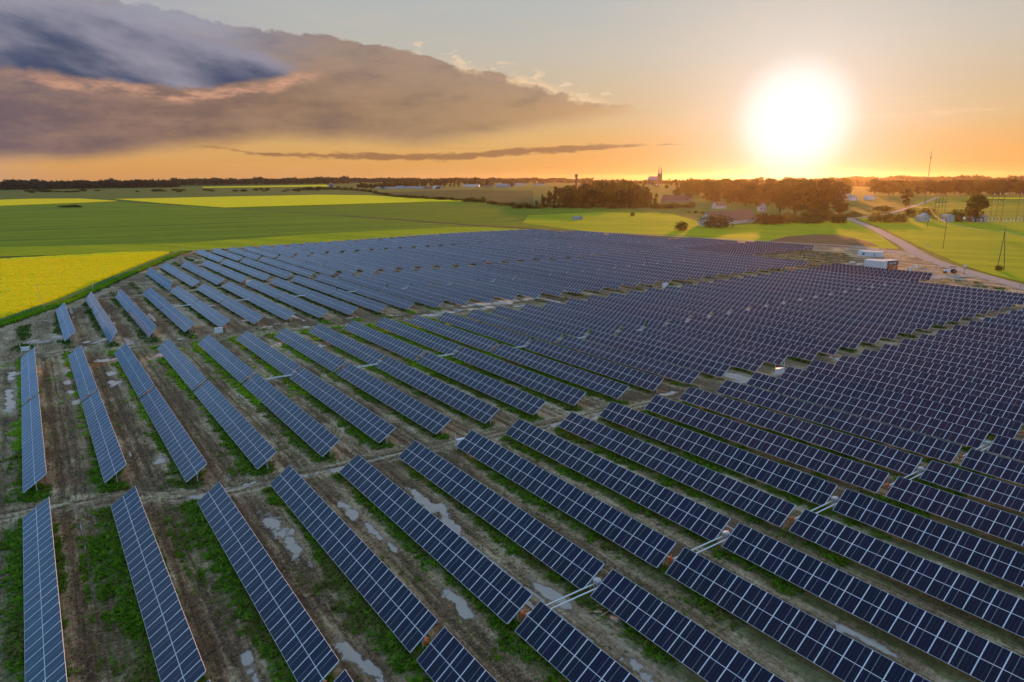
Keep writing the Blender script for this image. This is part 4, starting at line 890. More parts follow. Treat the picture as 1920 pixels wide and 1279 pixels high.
# arched hangar
def hangar(px, py, wpx, hpx, label):
    p = at(px, py); w, h = metres(p, wpx), metres(p, hpx); r = empty('hangar', p, -YAW * 0.6); tag(r, label, 'hangar'); V, F = [], []; n = 12; d = w * 1.4
    for y in (0, d):
        for k in range(n + 1): t = math.pi * k / n; V.append((-w / 2 * math.cos(t), y, h * math.sin(t)))
    F = [(k, k + 1, n + 2 + k, n + 1 + k) for k in range(n)]; mb = MB(); mb.add(V, F); mb.build('roof', M_WHITE, r)
    mb = MB(); mb.add(V[:n + 1], [tuple(range(n + 1))[::-1]]); mb.build('wall', M_CONC, r, (0, 0.3, 0)); MB().box((-w * 0.22, -0.2, 0), (w * 0.22, 0.28, h * 0.6)).build('door', M_DARK, r)
hangar(822, 354, 16, 5.5, 'arched white hangar at the right end of the far farm sheds')
def silo():
    p = at(621, 353); h = metres(p, 9); w = metres(p, 5); r = empty('silo_tower', p); tag(r, 'blue grey silo tower standing in the far fields left of the village', 'silo'); MB().box((-w / 2, -w / 2, -0.5), (w / 2, w / 2, h * 0.8)).build('wall', plain('blue cladding', (0.16, 0.22, 0.32, 1), 0.6), r); MB().bar((0, 0, h * 0.8), (0, 0, h), w * 0.75, 0.2, 4).build('roof', M_SLATE, r)
    MB().box((w * 0.5, -1.5, 0), (w * 1.6, 4, h * 0.35)).build('annex', M_PLASTER, r)
silo()
def church():
    x, y = polar(1232, 2650); z = float(hill(x, y)); r = empty('church', (x, y, z), -YAW - R(52)); tag(r, 'dark church with twin pointed spires on the horizon', 'church')
    nave = MB(); nave.add([(-48, -8, -2), (0, -8, -2), (0, 8, -2), (-48, 8, -2), (-48, -8, 16), (0, -8, 16), (0, 8, 16), (-48, 8, 16), (-48, 0, 27), (0, 0, 27)], [(0, 1, 5, 4), (2, 3, 7, 6), (3, 0, 4, 8, 7), (1, 2, 6, 9, 5)]); nave.build('nave', M_CRED, r)
    rf = MB(); rf.add([(-49, -9, 15.2), (1, -9, 15.2), (1, 0, 27.6), (-49, 0, 27.6), (-49, 9, 15.2), (1, 9, 15.2)], [(0, 1, 2, 3), (5, 4, 3, 2)]); rf.build('roof', M_SLATE, r)
    for k in range(6):
        w = MB().box((-44 + 7 * k - 0.9, -8.08, 4), (-44 + 7 * k + 0.9, -7.9, 12)).build('window', M_GLASS, r)
    for s in (-1, 1):
        t = MB().box((-0.1, s * 6.5 - 2.8, -2), (6.4, s * 6.5 + 2.8, 36)).build('tower', M_CRED, r); MB().bar((3.2, s * 6.5, 36), (3.2, s * 6.5, 66), 3.6, 0.1, 8).build('spire', M_SLATE, t); MB().box((6.35, s * 6.5 - 1.2, 25), (6.5, s * 6.5 + 1.2, 32)).build('opening', M_DARK, t)
    MB().box((1, -3.6, -2), (5.5, 3.6, 27)).build('porch', M_CRED, r); MB().bar((-46, 0, 26), (-46, 0, 40), 1.2, 0.05, 6).build('roof_turret', M_SLATE, r)
church()
def water_tower():
    x, y = polar(1079, 2100); z = float(hill(x, y)); top = CAM_H + 9.0 * 2100 / F_PX - z; r = empty('water_tower', (x, y, z)); tag(r, 'dark funnel topped water tower on the skyline', 'water tower')
    MB().bar((0, 0, -2), (0, 0, top - 11), 3.2, 2.6, 12).build('shaft', M_CRED, r); MB().bar((0, 0, top - 11), (0, 0, top - 1), 2.8, 5.4, 12).build('tank', M_CRED, r); MB().bar((0, 0, top - 1), (0, 0, top + 0.8), 5.6, 0.6, 12).build('roof', M_SLATE, r)
water_tower()
def radio_mast():
    x, y = polar(1729, 1500); z = float(hill(x, y)); top = 99 - z; r = empty('radio_mast', (x, y, z)); tag(r, 'thin tall radio mast on the horizon right of the sun', 'mast'); w = 1.0; mb = MB()
    for k in range(3): t = k * 2.094; mb.bar((w * math.cos(t), w * math.sin(t), -1), (0.25 * math.cos(t), 0.25 * math.sin(t), top - 4), 0.22, 0.16, 5)
    mb.build('leg', M_DARK, r); lb = MB()
    for j in range(26):
        z0 = j * (top - 6) / 26; f = 1 - 0.75 * j / 26
        for k in range(3): a, b = k * 2.094, (k + 1) * 2.094; lb.bar((w * f * math.cos(a), w * f * math.sin(a), z0), (w * f * math.cos(b), w * f * math.sin(b), z0 + 3.4), 0.1, None, 4)
    lb.build('bracing', M_DARK, r); MB().bar((0, 0, top - 4), (0, 0, top), 0.14, 0.08, 5).build('antenna', M_DARK, r); MB().bar((0, 0, top - 16), (0, 0, top - 12), 0.9, None, 8).build('platform', M_DARK, r); MB().box((-1.2, -0.1, top - 1), (1.2, 0.1, top - 0.6)).build('antenna', M_DARK, r)
radio_mast()

# ------------------------------------------------------------------ building site by the gravel road
M_WALLW = plain('white ribbed cabin wall', (0.72, 0.72, 0.70, 1), 0.55, 0, 0.05, 1.0)
M_NAVY = plain('dark container paint', (0.05, 0.045, 0.055, 1), 0.5, 0, 0.15)
M_CORG = plain('orange container paint', (0.62, 0.15, 0.035, 1), 0.5, 0, 0.12)
def cabin(name, a, b, depth, z0, z1, mat, label, ribs=True, door=True, group=None):
    a, b = Vector((*a[:2], 0)), Vector((*b[:2], 0)); d = b - a; l = d.length; r = empty(name, (a + b) / 2, math.atan2(d.y, d.x)); tag(r, label, 'container', group)
    MB().box((-l / 2, 0, z0 + 0.12), (l / 2, depth, z1 - 0.1)).build('body', mat, r); MB().box((-l / 2 - 0.06, -0.06, z1 - 0.1), (l / 2 + 0.06, depth + 0.06, z1 + 0.06)).build('roof', M_WHITE if mat is not M_CORG else mat, r)
    n = int(l / 0.55); rb = MB().box((-0.07, -0.05, z0 + 0.2), (0.07, 0.0, z1 - 0.15)).mesh('rib', mat)
    if ribs:
        for k in range(n): obj('rib', rb, r, (-l / 2 + (k + 0.5) * l / n, -0.003, 0))
    if door: MB().box((l * 0.18, -0.08, z0 + 0.15), (l * 0.18 + 0.95, -0.052, z0 + 2.2)).build('door', M_CONC, r); MB().box((-l * 0.3, -0.08, z0 + 1.1), (-l * 0.3 + 1.3, -0.052, z0 + 2.1)).build('window', M_GLASS, r)
    return r, l
cabin('site_cabin', at(1608, 480, 0), at(1652, 483, 0), 5.0, 0, 3.3, M_WALLW, 'long low white site cabin at the far edge of the panels')
cabin('site_hall', at(1619, 506.5, 0), at(1656, 509.5, 0), 6.0, 0, 5.6, M_WALLW, 'tall white ribbed hall right behind the last panel rows', door=False)
lo_ = (at(1657.5, 508, 0), at(1683, 506, 0))
cabin('shipping_container', *lo_, 5.0, 0, 2.6, M_CORG, 'orange container at the bottom of the stack next to the white hall')
r_, l_ = cabin('shipping_container', *lo_, 5.0, 2.68, 5.3, M_NAVY, 'dark container with white lettering on top of the orange one', ribs=False, door=False)
def lettering(text, parent, loc, h, mat):
    c = bpy.data.curves.new('lettering', 'FONT'); c.body = text; c.size = h; c.align_x = 'CENTER'; c.extrude = 0.01; o = bpy.data.objects.new('lettering', c); dg = bpy.context.evaluated_depsgraph_get()
    COL.objects.link(o); bpy.context.view_layer.update(); me = bpy.data.meshes.new_from_object(o.evaluated_get(bpy.context.evaluated_depsgraph_get())); bpy.data.objects.remove(o); me.materials.clear(); me.materials.append(mat)
    return obj('lettering', me, parent, loc, (R(90), 0, 0))
lettering('ADJONE', r_, (l_ * 0.06, -0.03, 3.25), 1.5, M_WHITE)
def toilet():
    p = at(1704.5, 511, 0); r = empty('portable_toilet', p, -YAW - R(20)); tag(r, 'grey portable toilet with white door left of the site gate', 'portable toilet'); MB().box((-0.75, -0.75, 0), (0.75, 0.75, 2.5)).build('body', M_CONC, r); MB().box((-0.45, -0.8, 0.15), (0.45, -0.752, 2.3)).build('door', M_WHITE, r); MB().box((-0.8, -0.8, 2.5), (0.8, 0.8, 2.7)).build('roof', M_WHITE, r)
toilet()
def site_gate():
    a, b = Vector(at(1725, 516.5, 0)), Vector(at(1748, 518.5, 0)); d = b - a; l = d.length; r = empty('site_gate', a, math.atan2(d.y, d.x)); tag(r, 'pale barred steel gate at the end of the panel rows by the road', 'gate'); H = 3.2
    fr = MB(); fr.box((0, -0.05, 0.1), (0.12, 0.05, H)).box((l - 0.12, -0.05, 0.1), (l, 0.05, H)).box((0.12, -0.05, H - 0.12), (l - 0.12, 0.05, H)).box((0.12, -0.05, 0.1), (l - 0.12, 0.05, 0.22)).build('gate_frame', M_STEEL, r); bar = MB().box((-0.03, -0.03, 0.22), (0.03, 0.03, H - 0.12)).mesh('bar', M_STEEL)
    n = int(l / 0.4)
    for k in range(1, n): obj('bar', bar, r, (k * l / n, 0, 0))
    MB().bar((l + 0.35, 0, -0.2), (l + 0.35, 0, 5.2), 0.13, 0.11, 8).build('gate_post', M_STEEL, r)
site_gate()
for px, py, h, lb in ((1713, 511, 26, 'thin pale lamp post with a short arm left of the site gate'), (1764, 0, 0, '')):
    if not h: continue
    p = at(px, py, 0); hh = metres(p, h); r = empty('lamp_post', p, 0.3); tag(r, lb, 'lamp post'); MB().bar((0, 0, -0.2), (0, 0, hh), 0.09, 0.06, 8).build('pole', M_STEEL, r); MB().box((-0.05, -0.05, hh - 0.1), (1.1, 0.05, hh + 0.02)).build('arm', M_STEEL, r); MB().box((0.8, -0.16, hh - 0.2), (1.5, 0.16, hh - 0.06)).build('lamp_head', M_WHITE, r)
def tractor():
    p = at(1784, 512.5, 0); r = empty('tractor', p, -YAW + R(168)); tag(r, 'small white tractor with a dark canopy parked on the gravel at the road', 'tractor'); s = 1.25
    hood = MB(); hood.add([(0.6 * s, -0.5 * s, 0.7 * s), (3.1 * s, -0.38 * s, 0.75 * s), (3.1 * s, 0.38 * s, 0.75 * s), (0.6 * s, 0.5 * s, 0.7 * s), (0.6 * s, -0.5 * s, 1.75 * s), (3.0 * s, -0.34 * s, 1.4 * s), (3.0 * s, 0.34 * s, 1.4 * s), (0.6 * s, 0.5 * s, 1.75 * s)], [(0, 3, 2, 1), (4, 5, 6, 7), (0, 1, 5, 4), (1, 2, 6, 5), (2, 3, 7, 6), (3, 0, 4, 7)]); hood.build('hood', M_WHITE, r)
    MB().box((-1.1 * s, -0.55 * s, 0.75 * s), (0.58 * s, 0.55 * s, 1.5 * s)).build('body', M_DARK, r); MB().box((-0.9 * s, -0.3 * s, 1.5 * s), (-0.2 * s, 0.3 * s, 1.9 * s)).build('seat', M_DARK, r)
    cb = MB()
    for x in (-1.2, 0.5):
        for y in (-0.75, 0.75): cb.bar((x * s, y * s, 1.3 * s), (x * s * 0.95, y * s * 0.9, 2.75 * s), 0.06, None, 5)
    cb.build('cab_frame', M_DARK, r); MB().box((-1.4 * s, -0.9 * s, 2.75 * s), (0.75 * s, 0.9 * s, 2.9 * s)).build('canopy', M_DARK, r); MB().bar((-0.35 * s, -0.32 * s, 1.7 * s), (0.3 * s, -0.32 * s, 1.95 * s), 0.05, None, 5).build('steering_column', M_DARK, r)
    for x, rd, wd in ((-0.75, 0.85, 0.4), (2.5, 0.5, 0.28)):
        for y in (-1, 1):
            w = MB().bar((x * s, y * 0.62 * s, rd * s), (x * s, y * (0.62 + wd) * s, rd * s), rd * s, None, 18).build('wheel', M_DARK, r); MB().bar((x * s, y * (0.60 + wd) * s, rd * s), (x * s, y * (0.64 + wd) * s, rd * s), rd * 0.55 * s, None, 12).build('rim', M_ORANGE, w)
tractor()
def warning_sign():
    p = at(1807, 514.5, 0); r = empty('road_sign', p, -YAW - R(22)); tag(r, 'triangular road sign on a post at the verge of the gravel road', 'road sign'); MB().bar((0, 0, -0.3), (0, 0, 4.4), 0.08, None, 8).build('post', M_DARK, r); mb = MB(); mb.add([(-0.85, -0.1, 4.1), (0.85, -0.1, 4.1), (0, -0.1, 5.6), (-0.85, -0.06, 4.1), (0.85, -0.06, 4.1), (0, -0.06, 5.6)], [(0, 1, 2), (5, 4, 3), (0, 3, 4, 1), (1, 4, 5, 2), (2, 5, 3, 0)]); mb.build('sign_plate', M_WHITE, r); MB().box((-0.45, -0.1, 2.6), (0.45, -0.05, 3.6)).build('sign_plate', M_CONC, r)
warning_sign()
for px, py, lb in ((1739, 461, 'left one of two white marker posts at the bend of the gravel road'), (1743.5, 463.5, 'right one of two white marker posts at the bend of the gravel road')):
    p = at(px, py, 0); r = empty('marker_post', p); tag(r, lb, 'marker post', 'white marker posts at the gravel road'); MB().bar((0, 0, -0.1), (0, 0, 1.7), 0.22, 0.2, 8).build('post', M_WHITE, r); MB().bar((0, 0, 1.2), (0, 0, 1.45), 0.225, None, 8).build('band', M_DARK, r)
for k, (px, py, l, w, h, lb) in enumerate(((1598, 493, 3.0, 1.2, 1.0, 'white pallet stack left of the tall white hall'), (1612, 497, 3.5, 1.2, 0.8, 'flat pale crate close to the left side of the white hall'), (1666, 510.5, 6.0, 1.0, 0.5, 'long pale beam pile below the orange container'), (1690, 511, 3.0, 1.6, 0.9, 'dark crate pile left of the portable toilet'), (1700, 513, 1.6, 1.2, 0.8, 'small white box beside the portable toilet'), (1731, 503, 4.0, 0.5, 0.3, 'thin pale pipe bundle on the ground behind the gate'), (1716, 503, 1.2, 1.2, 1.5, 'round white tank on the ground behind the toilet'))):
    p = at(px, py, 0); mb = MB()
    if 'tank' in lb: mb.bar((0, 0, 0), (0, 0, h), 0.9, None, 14).bar((0, 0, h), (0, 0, h + 0.35), 0.9, 0.25, 14)
    else:
        n = 4
        for j in range(n): mb.box((-l / 2, -w / 2, j * h / n), (l / 2 - 0.1 * (j % 2), w / 2, (j + 0.82) * h / n))
    tag(mb.build('water_tank' if 'tank' in lb else 'material_stack', M_WHITE if k not in (3, 5) else (M_DARK if k == 3 else M_WOOD), None, p, (0, 0, -0.4)), lb, 'tank' if 'tank' in lb else 'material stack')
def trestle():
    p = at(1853, 547, 0); r = empty('timber_trestle', p, 0.5); tag(r, 'wooden A shaped trestle on the grass beyond the last panels', 'trestle'); 
    for s in (-1, 1): MB().bar((s * 2.2, 0, -0.1), (0, 0, 3.0), 0.13, None, 6).build('leg', M_PALE, r)
    MB().bar((-1.1, 0.15, 1.4), (1.1, 0.15, 1.4), 0.1, None, 6).build('crossbar', M_PALE, r)
trestle()
# power line
M_POLE = plain('weathered pole', (0.10, 0.075, 0.05, 1), 0.85, 0, 0.2, 1.0)
M_WIRE = plain('aluminium wire', (0.75, 0.70, 0.58, 1), 0.6, 0.4, 0.05)
TOPS = {}
def pole(key, px, py, hpx, a_frame, label):
    p = at(px, py, 0); h = metres(p, hpx); r = empty('utility_pole', p, R(-20)); tag(r, label, 'utility pole', 'poles of the overhead line'); 
    if a_frame:
        for s, x in ((-1, -0.2), (1, 4.8)): MB().bar((x, 0, -0.5), (1.0, 0, h * 0.92), 0.20, 0.14, 8).build('leg', M_POLE, r)
        MB().bar((1.0, 0, h * 0.86), (1.2, 0, h), 0.13, 0.1, 8).build('pole_top', M_POLE, r); cx = 1.0
    else: MB().bar((0, 0, -0.5), (0, 0, h), 0.17, 0.12, 8).build('leg', M_POLE, r); cx = 0
    arm = MB().box((cx - 0.07, -1.1, h * 0.9), (cx + 0.07, 1.1, h * 0.9 + 0.14)).build('crossarm', M_POLE, r)
    for y in (-0.95, 0, 0.95): MB().bar((cx, y, h * 0.9 + 0.14), (cx, y, h * 0.9 + 0.45), 0.06, None, 6).build('insulator', M_WHITE, arm)
    m = Matrix.Rotation(R(-20), 4, 'Z'); TOPS[key] = [Vector(p) + m @ Vector((cx, y, h * 0.9 + 0.45)) for y in (-0.95, 0, 0.95)]
pole('a', 1870, 506, 63, True, 'A shaped wooden power pole in the bright field beside the gravel road')
pole('b', 1768, 466, 44, False, 'single power pole in the bright field left of the A shaped one')
pole('c', 1738, 428, 36, False, 'power pole near the white substation buildings')
pole('d', 1700, 409, 26, False, 'farthest power pole by the bushes at the road fork')
pole('e', 2060, 560, 80, True, 'A shaped power pole beyond the right edge')
def wires(a, b, sag, label):
    r = empty('power_line', TOPS[a][1]); tag(r, label, 'power line', 'spans of the overhead line')
    for p, q in zip(TOPS[a], TOPS[b]):
        mb = MB(); n = 14; pts = [p.lerp(q, k / n) - Vector((0, 0, sag * 4 * (k / n) * (1 - k / n))) - r.location for k in range(n + 1)]
        for u, v in zip(pts, pts[1:]): mb.bar(u, v, 0.022, None, 4, 0, False)
        mb.build('wire', M_WIRE, r)
wires('a', 'b', 1.3, 'sagging golden wires between the A shaped pole and the single pole'); wires('b', 'c', 2.6, 'sagging wires from the single pole to the substation pole'); wires('c', 'd', 2.6, 'sagging wires from the substation pole to the road fork'); wires('e', 'a', 1.3, 'wires from the A shaped pole out of the right edge')
# substation
def gantry(px, py, hpx, n, step, label, arms):
    p0 = at(px, py); r = empty('substation_gantry', p0, -YAW + R(10)); tag(r, label, 'gantry', 'substation gantries'); h = metres(p0, hpx); st = metres(p0, step)
    for k in range(n):
        m = MB(); w = 0.7; hh = h * (1 - 0.05 * (k % 2))
        for sx in (-1, 1):
            for sy in (-1, 1): m.bar((k * st + sx * w, sy * w, -0.5), (k * st + sx * 0.2, sy * 0.2, hh), 0.07, 0.05, 4)
        for j in range(12): z = j * hh / 12; f = 1 - j / 14; m.bar((k * st - w * f, -w * f, z), (k * st + w * f, -w * f, z + hh / 12), 0.045, None, 4); m.bar((k * st + w * f, w * f, z), (k * st - w * f, w * f, z + hh / 12), 0.045, None, 4)
        m.build('column', M_POLE, r)
    for f in arms:
        b = MB().box((-st * 0.3, -0.25, h * f), ((n - 1) * st + st * 0.3, 0.25, h * f + 0.5)).build('crossbeam', M_POLE, r)
        for k in range(n): MB().bar((k * st + 1.2, 0, h * f - 2.0), (k * st + 1.2, 0, h * f), 0.32, None, 7).build('insulator', M_WHITE, b)
gantry(1750, 415, 44, 4, 6, 'cluster of four tall lattice masts behind the white substation buildings', (0.66,)); gantry(1855, 417, 46, 3, 10, 'three tall lattice masts above the white switchgear', (0.72, 0.95)); gantry(1905, 417, 48, 2, 12, 'rightmost pair of lattice masts at the picture edge', (0.70, 0.9))
gable_house('substation_building', at(1716, 414), at(1727, 415), 9, 5.0, 1.6, M_PALEW, M_PALEW, 'small white box building at the left of the substation', 'building', 1, over=0.2)
gable_house('substation_building', at(1728, 415.5), at(1743, 415.5), 9, 5.6, 4.0, M_PALEW, M_PALEW, 'white gabled building in the middle of the substation', 'building', 1, 'y', over=0.2)
gable_house('substation_building', at(1763, 415), at(1776, 416), 9, 7.0, 1.0, M_PALEW, M_PALEW, 'tall white block building behind the lattice masts', 'building', 2, over=0.2)
gable_house('substation_building', at(1822, 416), at(1850, 416), 9, 6.5, 1.2, M_CONC, M_SLATE, 'low grey control building left of the switchgear', 'building', 4, over=0.3)
_ins = MB().bar((0, 0, -0.3), (0, 0, 2.0), 0.16, None, 6).mesh('stand', M_CONC); _ins2 = MB()
for k in range(6): _ins2.bar((0, 0, 2.0 + 0.42 * k), (0, 0, 2.3 + 0.42 * k), 0.36, 0.26, 8)
_ins2 = _ins2.mesh('insulator', M_WHITE)
for k in range(26):
    px = 1838 + (k % 13) * 7 + random.uniform(-1.5, 1.5); py = 416.5 + (k // 13) * 3.2 + random.uniform(-0.5, 0.5); p = at(px, py); r = empty('insulator_stand', p); tag(r, 'pale post insulator in the crowded switchgear yard of the substation', 'insulator', 'switchgear insulators')
    s = random.uniform(0.9, 1.5); obj('stand', _ins, r, scale=(1, 1, s)); obj('insulator', _ins2, r, scale=(1, 1, s))
def water_ball():
    p = at(1807, 417); r = empty('gas_tank', p); tag(r, 'white round tank on a thin stem beside the substation bushes', 'tank'); bm = bmesh.new(); bmesh.ops.create_icosphere(bm, subdivisions=2, radius=1.7); me = bpy.data.meshes.new('tank'); bm.to_mesh(me); bm.free(); me.materials.append(M_WHITE); obj('tank', me, r, (0, 0, 4.6)); MB().bar((0, 0, -0.2), (0, 0, 3.2), 0.5, 0.35, 8).build('stem', M_CONC, r)
water_ball()

# ------------------------------------------------------------------ trees and bushes beyond the park
def prof(d, x): ks = sorted(d); return float(np.interp(x, ks, [d[k] for k in ks]))
TOPW = {985: 384, 992: 374, 1005: 364, 1025: 357, 1050: 351, 1075: 343, 1105: 343, 1135: 340, 1160: 338.5, 1190: 342, 1212: 350, 1228: 361, 1245: 368}
for yb, step, lift in ((366, 11, 0), (372, 11, 3), (378, 10, 7), (384, 10, 12), (388, 10, 18)):
    x = 992 + random.uniform(0, 6)
    while x < 1236:
        top = prof(TOPW, x) + lift + random.uniform(-3.5, 6)
        if yb - top > 7: tree(x, yb + random.uniform(-1.5, 1.5), yb - top, (yb - top) * random.uniform(0.5, 0.85), random.choice((0, 1, 2, 3, 4, 5, 6)), 'dense dark tree in the wood in front of the church', 'trees of the dark wood', parts=yb > 380)
        x += step * random.uniform(0.7, 1.3)
x = 965
while x < 1300:
    bush(x, 389.5 + random.uniform(-1.5, 1.5), random.uniform(6, 12), random.uniform(10, 17), random.choice((0, 0, 1)), 'low bush along the foot of the dark wood', 'bushes at the foot of the wood', parts=False); x += random.uniform(6, 10)
for px, py, h, w, k, lb in ((1291, 372, 33, 29, 2, 'round dark tree standing free at the right end of the wood'), (1271, 370, 18, 18, 1, 'small dark tree beside the red roofed barn'), (1318, 362, 18, 20, 0, 'small hazy tree left of the big trees under the sun')):
    tree(px, py, h, w, k, lb)
BIG = ((1334, 374, 34, 36), (1358, 372, 36, 38), (1382, 378, 40, 42), (1398, 386, 38, 34), (1412, 380, 44, 42), (1440, 384, 48, 44), (1462, 398, 56, 46), (1476, 380, 44, 40), (1490, 402, 62, 48), (1506, 384, 46, 40), (1516, 406, 66, 44), (1538, 406, 68, 44), (1548, 384, 46, 34), (1570, 384, 40, 34), (1586, 372, 30, 26), (1575, 402, 26, 26))
for k, q in enumerate(BIG): tree(*q, None, 'big leafy tree in the farmyard grove right under the sun', 'trees of the farmyard grove')
for k in range(44):
    px = random.uniform(1300, 1590); tree(px, random.uniform(362, 386), random.uniform(17, 30), random.uniform(20, 34), None, 'mid height tree filling the hazy belt under the sun', 'trees filling the belt under the sun', parts=False)
for k in range(26):
    px = random.uniform(1425, 1580); bush(px, random.uniform(408, 419), random.uniform(8, 18), random.uniform(16, 28), random.choice((0, 1)), 'dense bush at the foot of the farmyard grove', 'bushes of the farmyard grove', parts=False)
for px, py, h, w, k, lb in ((1277, 432, 18, 25, 0, 'round dark bush alone on the meadow left of the long barn'), (1345, 426, 24, 54, 0, 'wide round bush in front of the long barn wall'), (1186, 405, 7, 9, 0, 'tiny round bush alone in the middle of the meadow'), (1437, 420, 20, 46, 0, 'broad dark bush at the right end of the long barn'), (1291, 400, 5, 8, 1, 'left tiny shrub of three behind the long barn'), (1304, 400, 5, 8, 1, 'middle tiny shrub of three behind the long barn'), (1316, 402, 6, 9, 1, 'right tiny shrub of three behind the long barn'),
                            (1641, 416, 17, 24, 1, 'yellow green bush left of the others at the road fork'), (1664, 417, 17, 28, 2, 'broad yellow green bush in the middle of the road fork hedge'), (1688, 417, 15, 24, 1, 'yellow green bush right of the broad one at the road fork'), (1706, 405, 14, 18, 0, 'dark bush on the far side of the road fork'), (1737, 404, 14, 26, 1, 'bush behind the white substation buildings'), (1795, 415, 20, 34, 1, 'golden bush left of the round white tank'), (1873, 507, 9, 11, 0, 'small dark bush at the foot of the A shaped pole'), (1655, 396, 10, 34, 0, 'low wide bush in the field beyond the road fork'), (1600, 407, 10, 26, 1, 'bush beside the gravel road at the grove corner')):
    bush(px, py, h, w, k, lb)
tree(1829, 416, 44, 34, 2, 'tall golden tree between the round tank and the control building'); tree(1698, 388, 30, 22, 4, 'slim tree standing alone before the right tree row')
x = 1640
while x < 1950:
    gapf = 0.55 if 1836 < x < 1850 or 1716 < x < 1724 else 1.0
    tree(x, 364 + random.uniform(-1, 1.5), random.uniform(19, 25) * gapf, random.uniform(20, 30) * gapf, None, 'dark round tree in the long row right of the sun', 'trees of the right row', parts=False); x += random.uniform(8, 14)
for x0, x1, yb, h0, h1, st in ((672, 722, 353.5, 7, 11, 6), (722, 770, 352.5, 10, 14, 6), (772, 804, 352, 14, 17, 8), (808, 838, 351, 13, 17, 8), (845, 866, 350, 12, 16, 8), (872, 896, 347.5, 10, 13, 8), (898, 928, 350, 8, 11, 8), (946, 960, 350, 9, 11, 7), (968, 990, 346, 7, 9, 8)):
    x = x0
    while x < x1: tree(x, yb + random.uniform(-0.5, 0.5), random.uniform(h0, h1), random.uniform(8, 12), None, 'distant tree among the sheds and houses of the far village', 'trees of the far village', parts=False); x += st * random.uniform(0.7, 1.2)
HEDGE = [(560, 357), (620, 355), (660, 357), (700, 362), (740, 369), (790, 373), (850, 376), (900, 379), (930, 384), (985, 389)]
x = 560
while x < 985:
    y = prof(dict(HEDGE), x); big = 1.5 if x > 880 else 1.0
    bush(x, y + random.uniform(-0.6, 0.6), random.uniform(4, 7.5) * big, random.uniform(8, 13) * big, random.choice((0, 0, 1)), 'shrub in the long hedge from the silo to the wood', 'shrubs of the long hedge', parts=False); x += random.uniform(5, 9) * big
for k in range(46):
    px = random.uniform(20, 600); bush(px, 357 + 3.5 * (1 - px / 600) + random.uniform(-2, 2.2), random.uniform(2.0, 4.5), random.uniform(6, 13), 0, 'tiny far shrub dotted over the fields on the left horizon', 'shrubs on the left fields', parts=False)
for k in range(12):
    px = random.uniform(100, 150); bush(px, 388.5 + random.uniform(-1, 0.5), random.uniform(2.0, 4), random.uniform(8, 14), 0, 'low shrub on the dark ditch across the left fields', 'shrubs on the ditch', parts=False)
# town trees round the church, and the woods on the horizon
for k in range(150):
    px = random.uniform(1105, 1480); dd = random.uniform(2000, 3000); x, y = polar(px, dd); p = (x, y, float(hill(x, y))); h = random.uniform(11, 19)
    if 1205 < px < 1245 and dd < 2650: h *= 0.6
    r = obj('tree', FAR_TREES[random.randrange(6)], None, p, (0, 0, random.uniform(0, 6)), (h * 1.1, h * 1.1, h)); tag(r, 'hazy tree of the town hill round the church', 'tree', 'trees of the town hill')
for k in range(16):
    px = random.uniform(1120, 1470); dd = random.uniform(2000, 2900); x, y = polar(px, dd); z = float(hill(x, y)); w = random.uniform(12, 20); a = Vector((x, y, z)); b = a + Vector((_rt[0] * w, _rt[1] * w, 0))
    gable_house('town_house', a, b, 10, random.uniform(4.5, 7), 5, random.choice((M_PLASTER, M_BRICKP, M_WHITE)), random.choice((M_ROOF, M_SLATE)), 'small hazy house of the town below the church', 'house', 3, group='houses of the town')
def far_wood(name, px0, px1, dist, depth, h, seed, n=7000, size=7.0):
    rng = np.random.default_rng(seed); px = rng.uniform(px0, px1, n); d = dist + depth * rng.random(n) ** 1.5; P = np.array([polar(p, q_) for p, q_ in zip(px, d)]); x, y = P[:, 0], P[:, 1]
    top = h * (0.72 + 0.5 * (vnoise(px + 500, d * 0.02, 16.0, seed) - 0.3) + 0.22 * (vnoise(px + 500, d * 0.1, 3.0, seed + 1) - 0.5)); z = hill(x, y) + top * rng.random(n) ** 0.6
    V = []
    for k in range(2):
        a = rng.normal(size=(n, 3)); a /= np.linalg.norm(a, axis=1)[:, None]; b = np.cross(a, rng.normal(size=(n, 3))); b /= np.linalg.norm(b, axis=1)[:, None]; c = np.stack([x, y, z], 1) + rng.normal(size=(n, 3)) * size * 0.4
        V.append(np.stack([c - a * size, c + a * size, c + b * size * 1.4], 1).reshape(-1, 3))
    V = np.concatenate(V); tag(obj(name, npmesh(name, V, np.arange(len(V)).reshape(-1, 3), M_WOODS)), kind='stuff')
far_wood('far_wood', -160, 345, 4600, 500, 46, 501, 9000); far_wood('far_wood', 330, 660, 5200, 700, 44, 502, 6000); far_wood('far_wood', 640, 1110, 5600, 900, 34, 503, 8000)
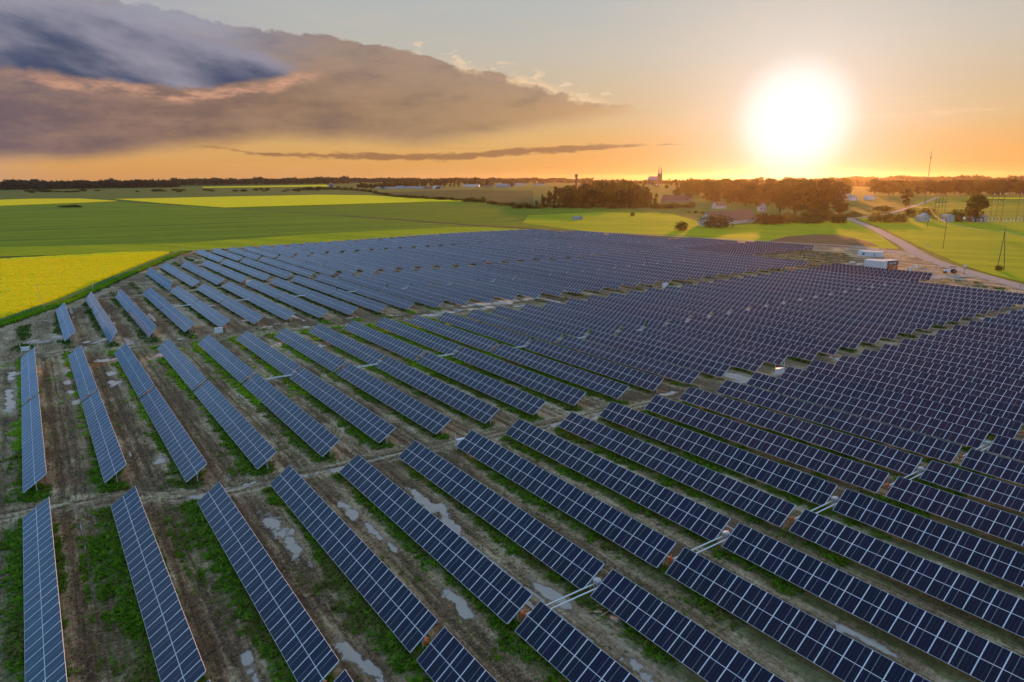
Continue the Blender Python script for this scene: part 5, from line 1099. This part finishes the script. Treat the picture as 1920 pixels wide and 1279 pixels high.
far_wood('far_wood', 1090, 1650, 3600, 900, 30, 504, 9000); far_wood('far_wood', 1560, 2060, 4600, 900, 42, 505, 9000); far_wood('far_wood', 1630, 1760, 2600, 300, 20, 506, 2500, 5)

# ------------------------------------------------------------------ evening haze
def haze():
    me = bpy.data.meshes.new('haze'); b = 11200; MB_ = MB().box((-b, -b, -3.0), (b, b, 118.0)); me = MB_.mesh('haze', [])
    m = bpy.data.materials.new('evening haze'); m.use_nodes = True; nt = m.node_tree; nt.nodes.clear(); o = nt.nodes.new('ShaderNodeOutputMaterial'); v = nt.nodes.new('ShaderNodeVolumePrincipled')
    v.inputs['Color'].default_value = (0.98, 0.87, 0.74, 1); v.inputs['Density'].default_value = HAZE; v.inputs['Anisotropy'].default_value = 0.80
    nt.links.new(v.outputs[0], o.inputs['Volume']); me.materials.append(m); tag(obj('haze', me), kind='stuff')
HAZE = 0.000018
haze()

# ------------------------------------------------------------------ tell the members of the smaller groups apart by their order
def rank(group, what, where):
    L_ = [o for o in COL.objects if o.parent is None and o.get('group') == group]
    a = lambda o: math.atan2(o.matrix_basis.translation.x, o.matrix_basis.translation.y)
    for k, o in enumerate(sorted(L_, key=a)): o['label'] = '%s, %s from the left %s' % (what, ordinal(k + 1), where)
rank('trees of the farmyard grove', 'big leafy tree', 'in the farmyard grove under the sun')
rank('trees of the right row', 'dark round tree', 'in the long row right of the sun')
rank('trees of the far village', 'distant tree', 'among the far village sheds and houses')
rank('bushes of the farmyard grove', 'dense bush', 'at the foot of the farmyard grove')
rank('trees filling the belt under the sun', 'mid height tree', 'in the hazy belt under the sun')
rank('shrubs of the long hedge', 'dark shrub', 'in the long hedge from the silo to the wood')
rank('shrubs on the left fields', 'tiny far shrub', 'of those dotted over the left fields')
rank('bushes at the foot of the wood', 'low bush', 'along the foot of the dark wood')
rank('switchgear insulators', 'pale post insulator', 'in the switchgear yard of the substation')
rank('shrubs on the ditch', 'low shrub', 'on the dark ditch across the left fields')
rank('houses of the town', 'small hazy house', 'in the town below the church')
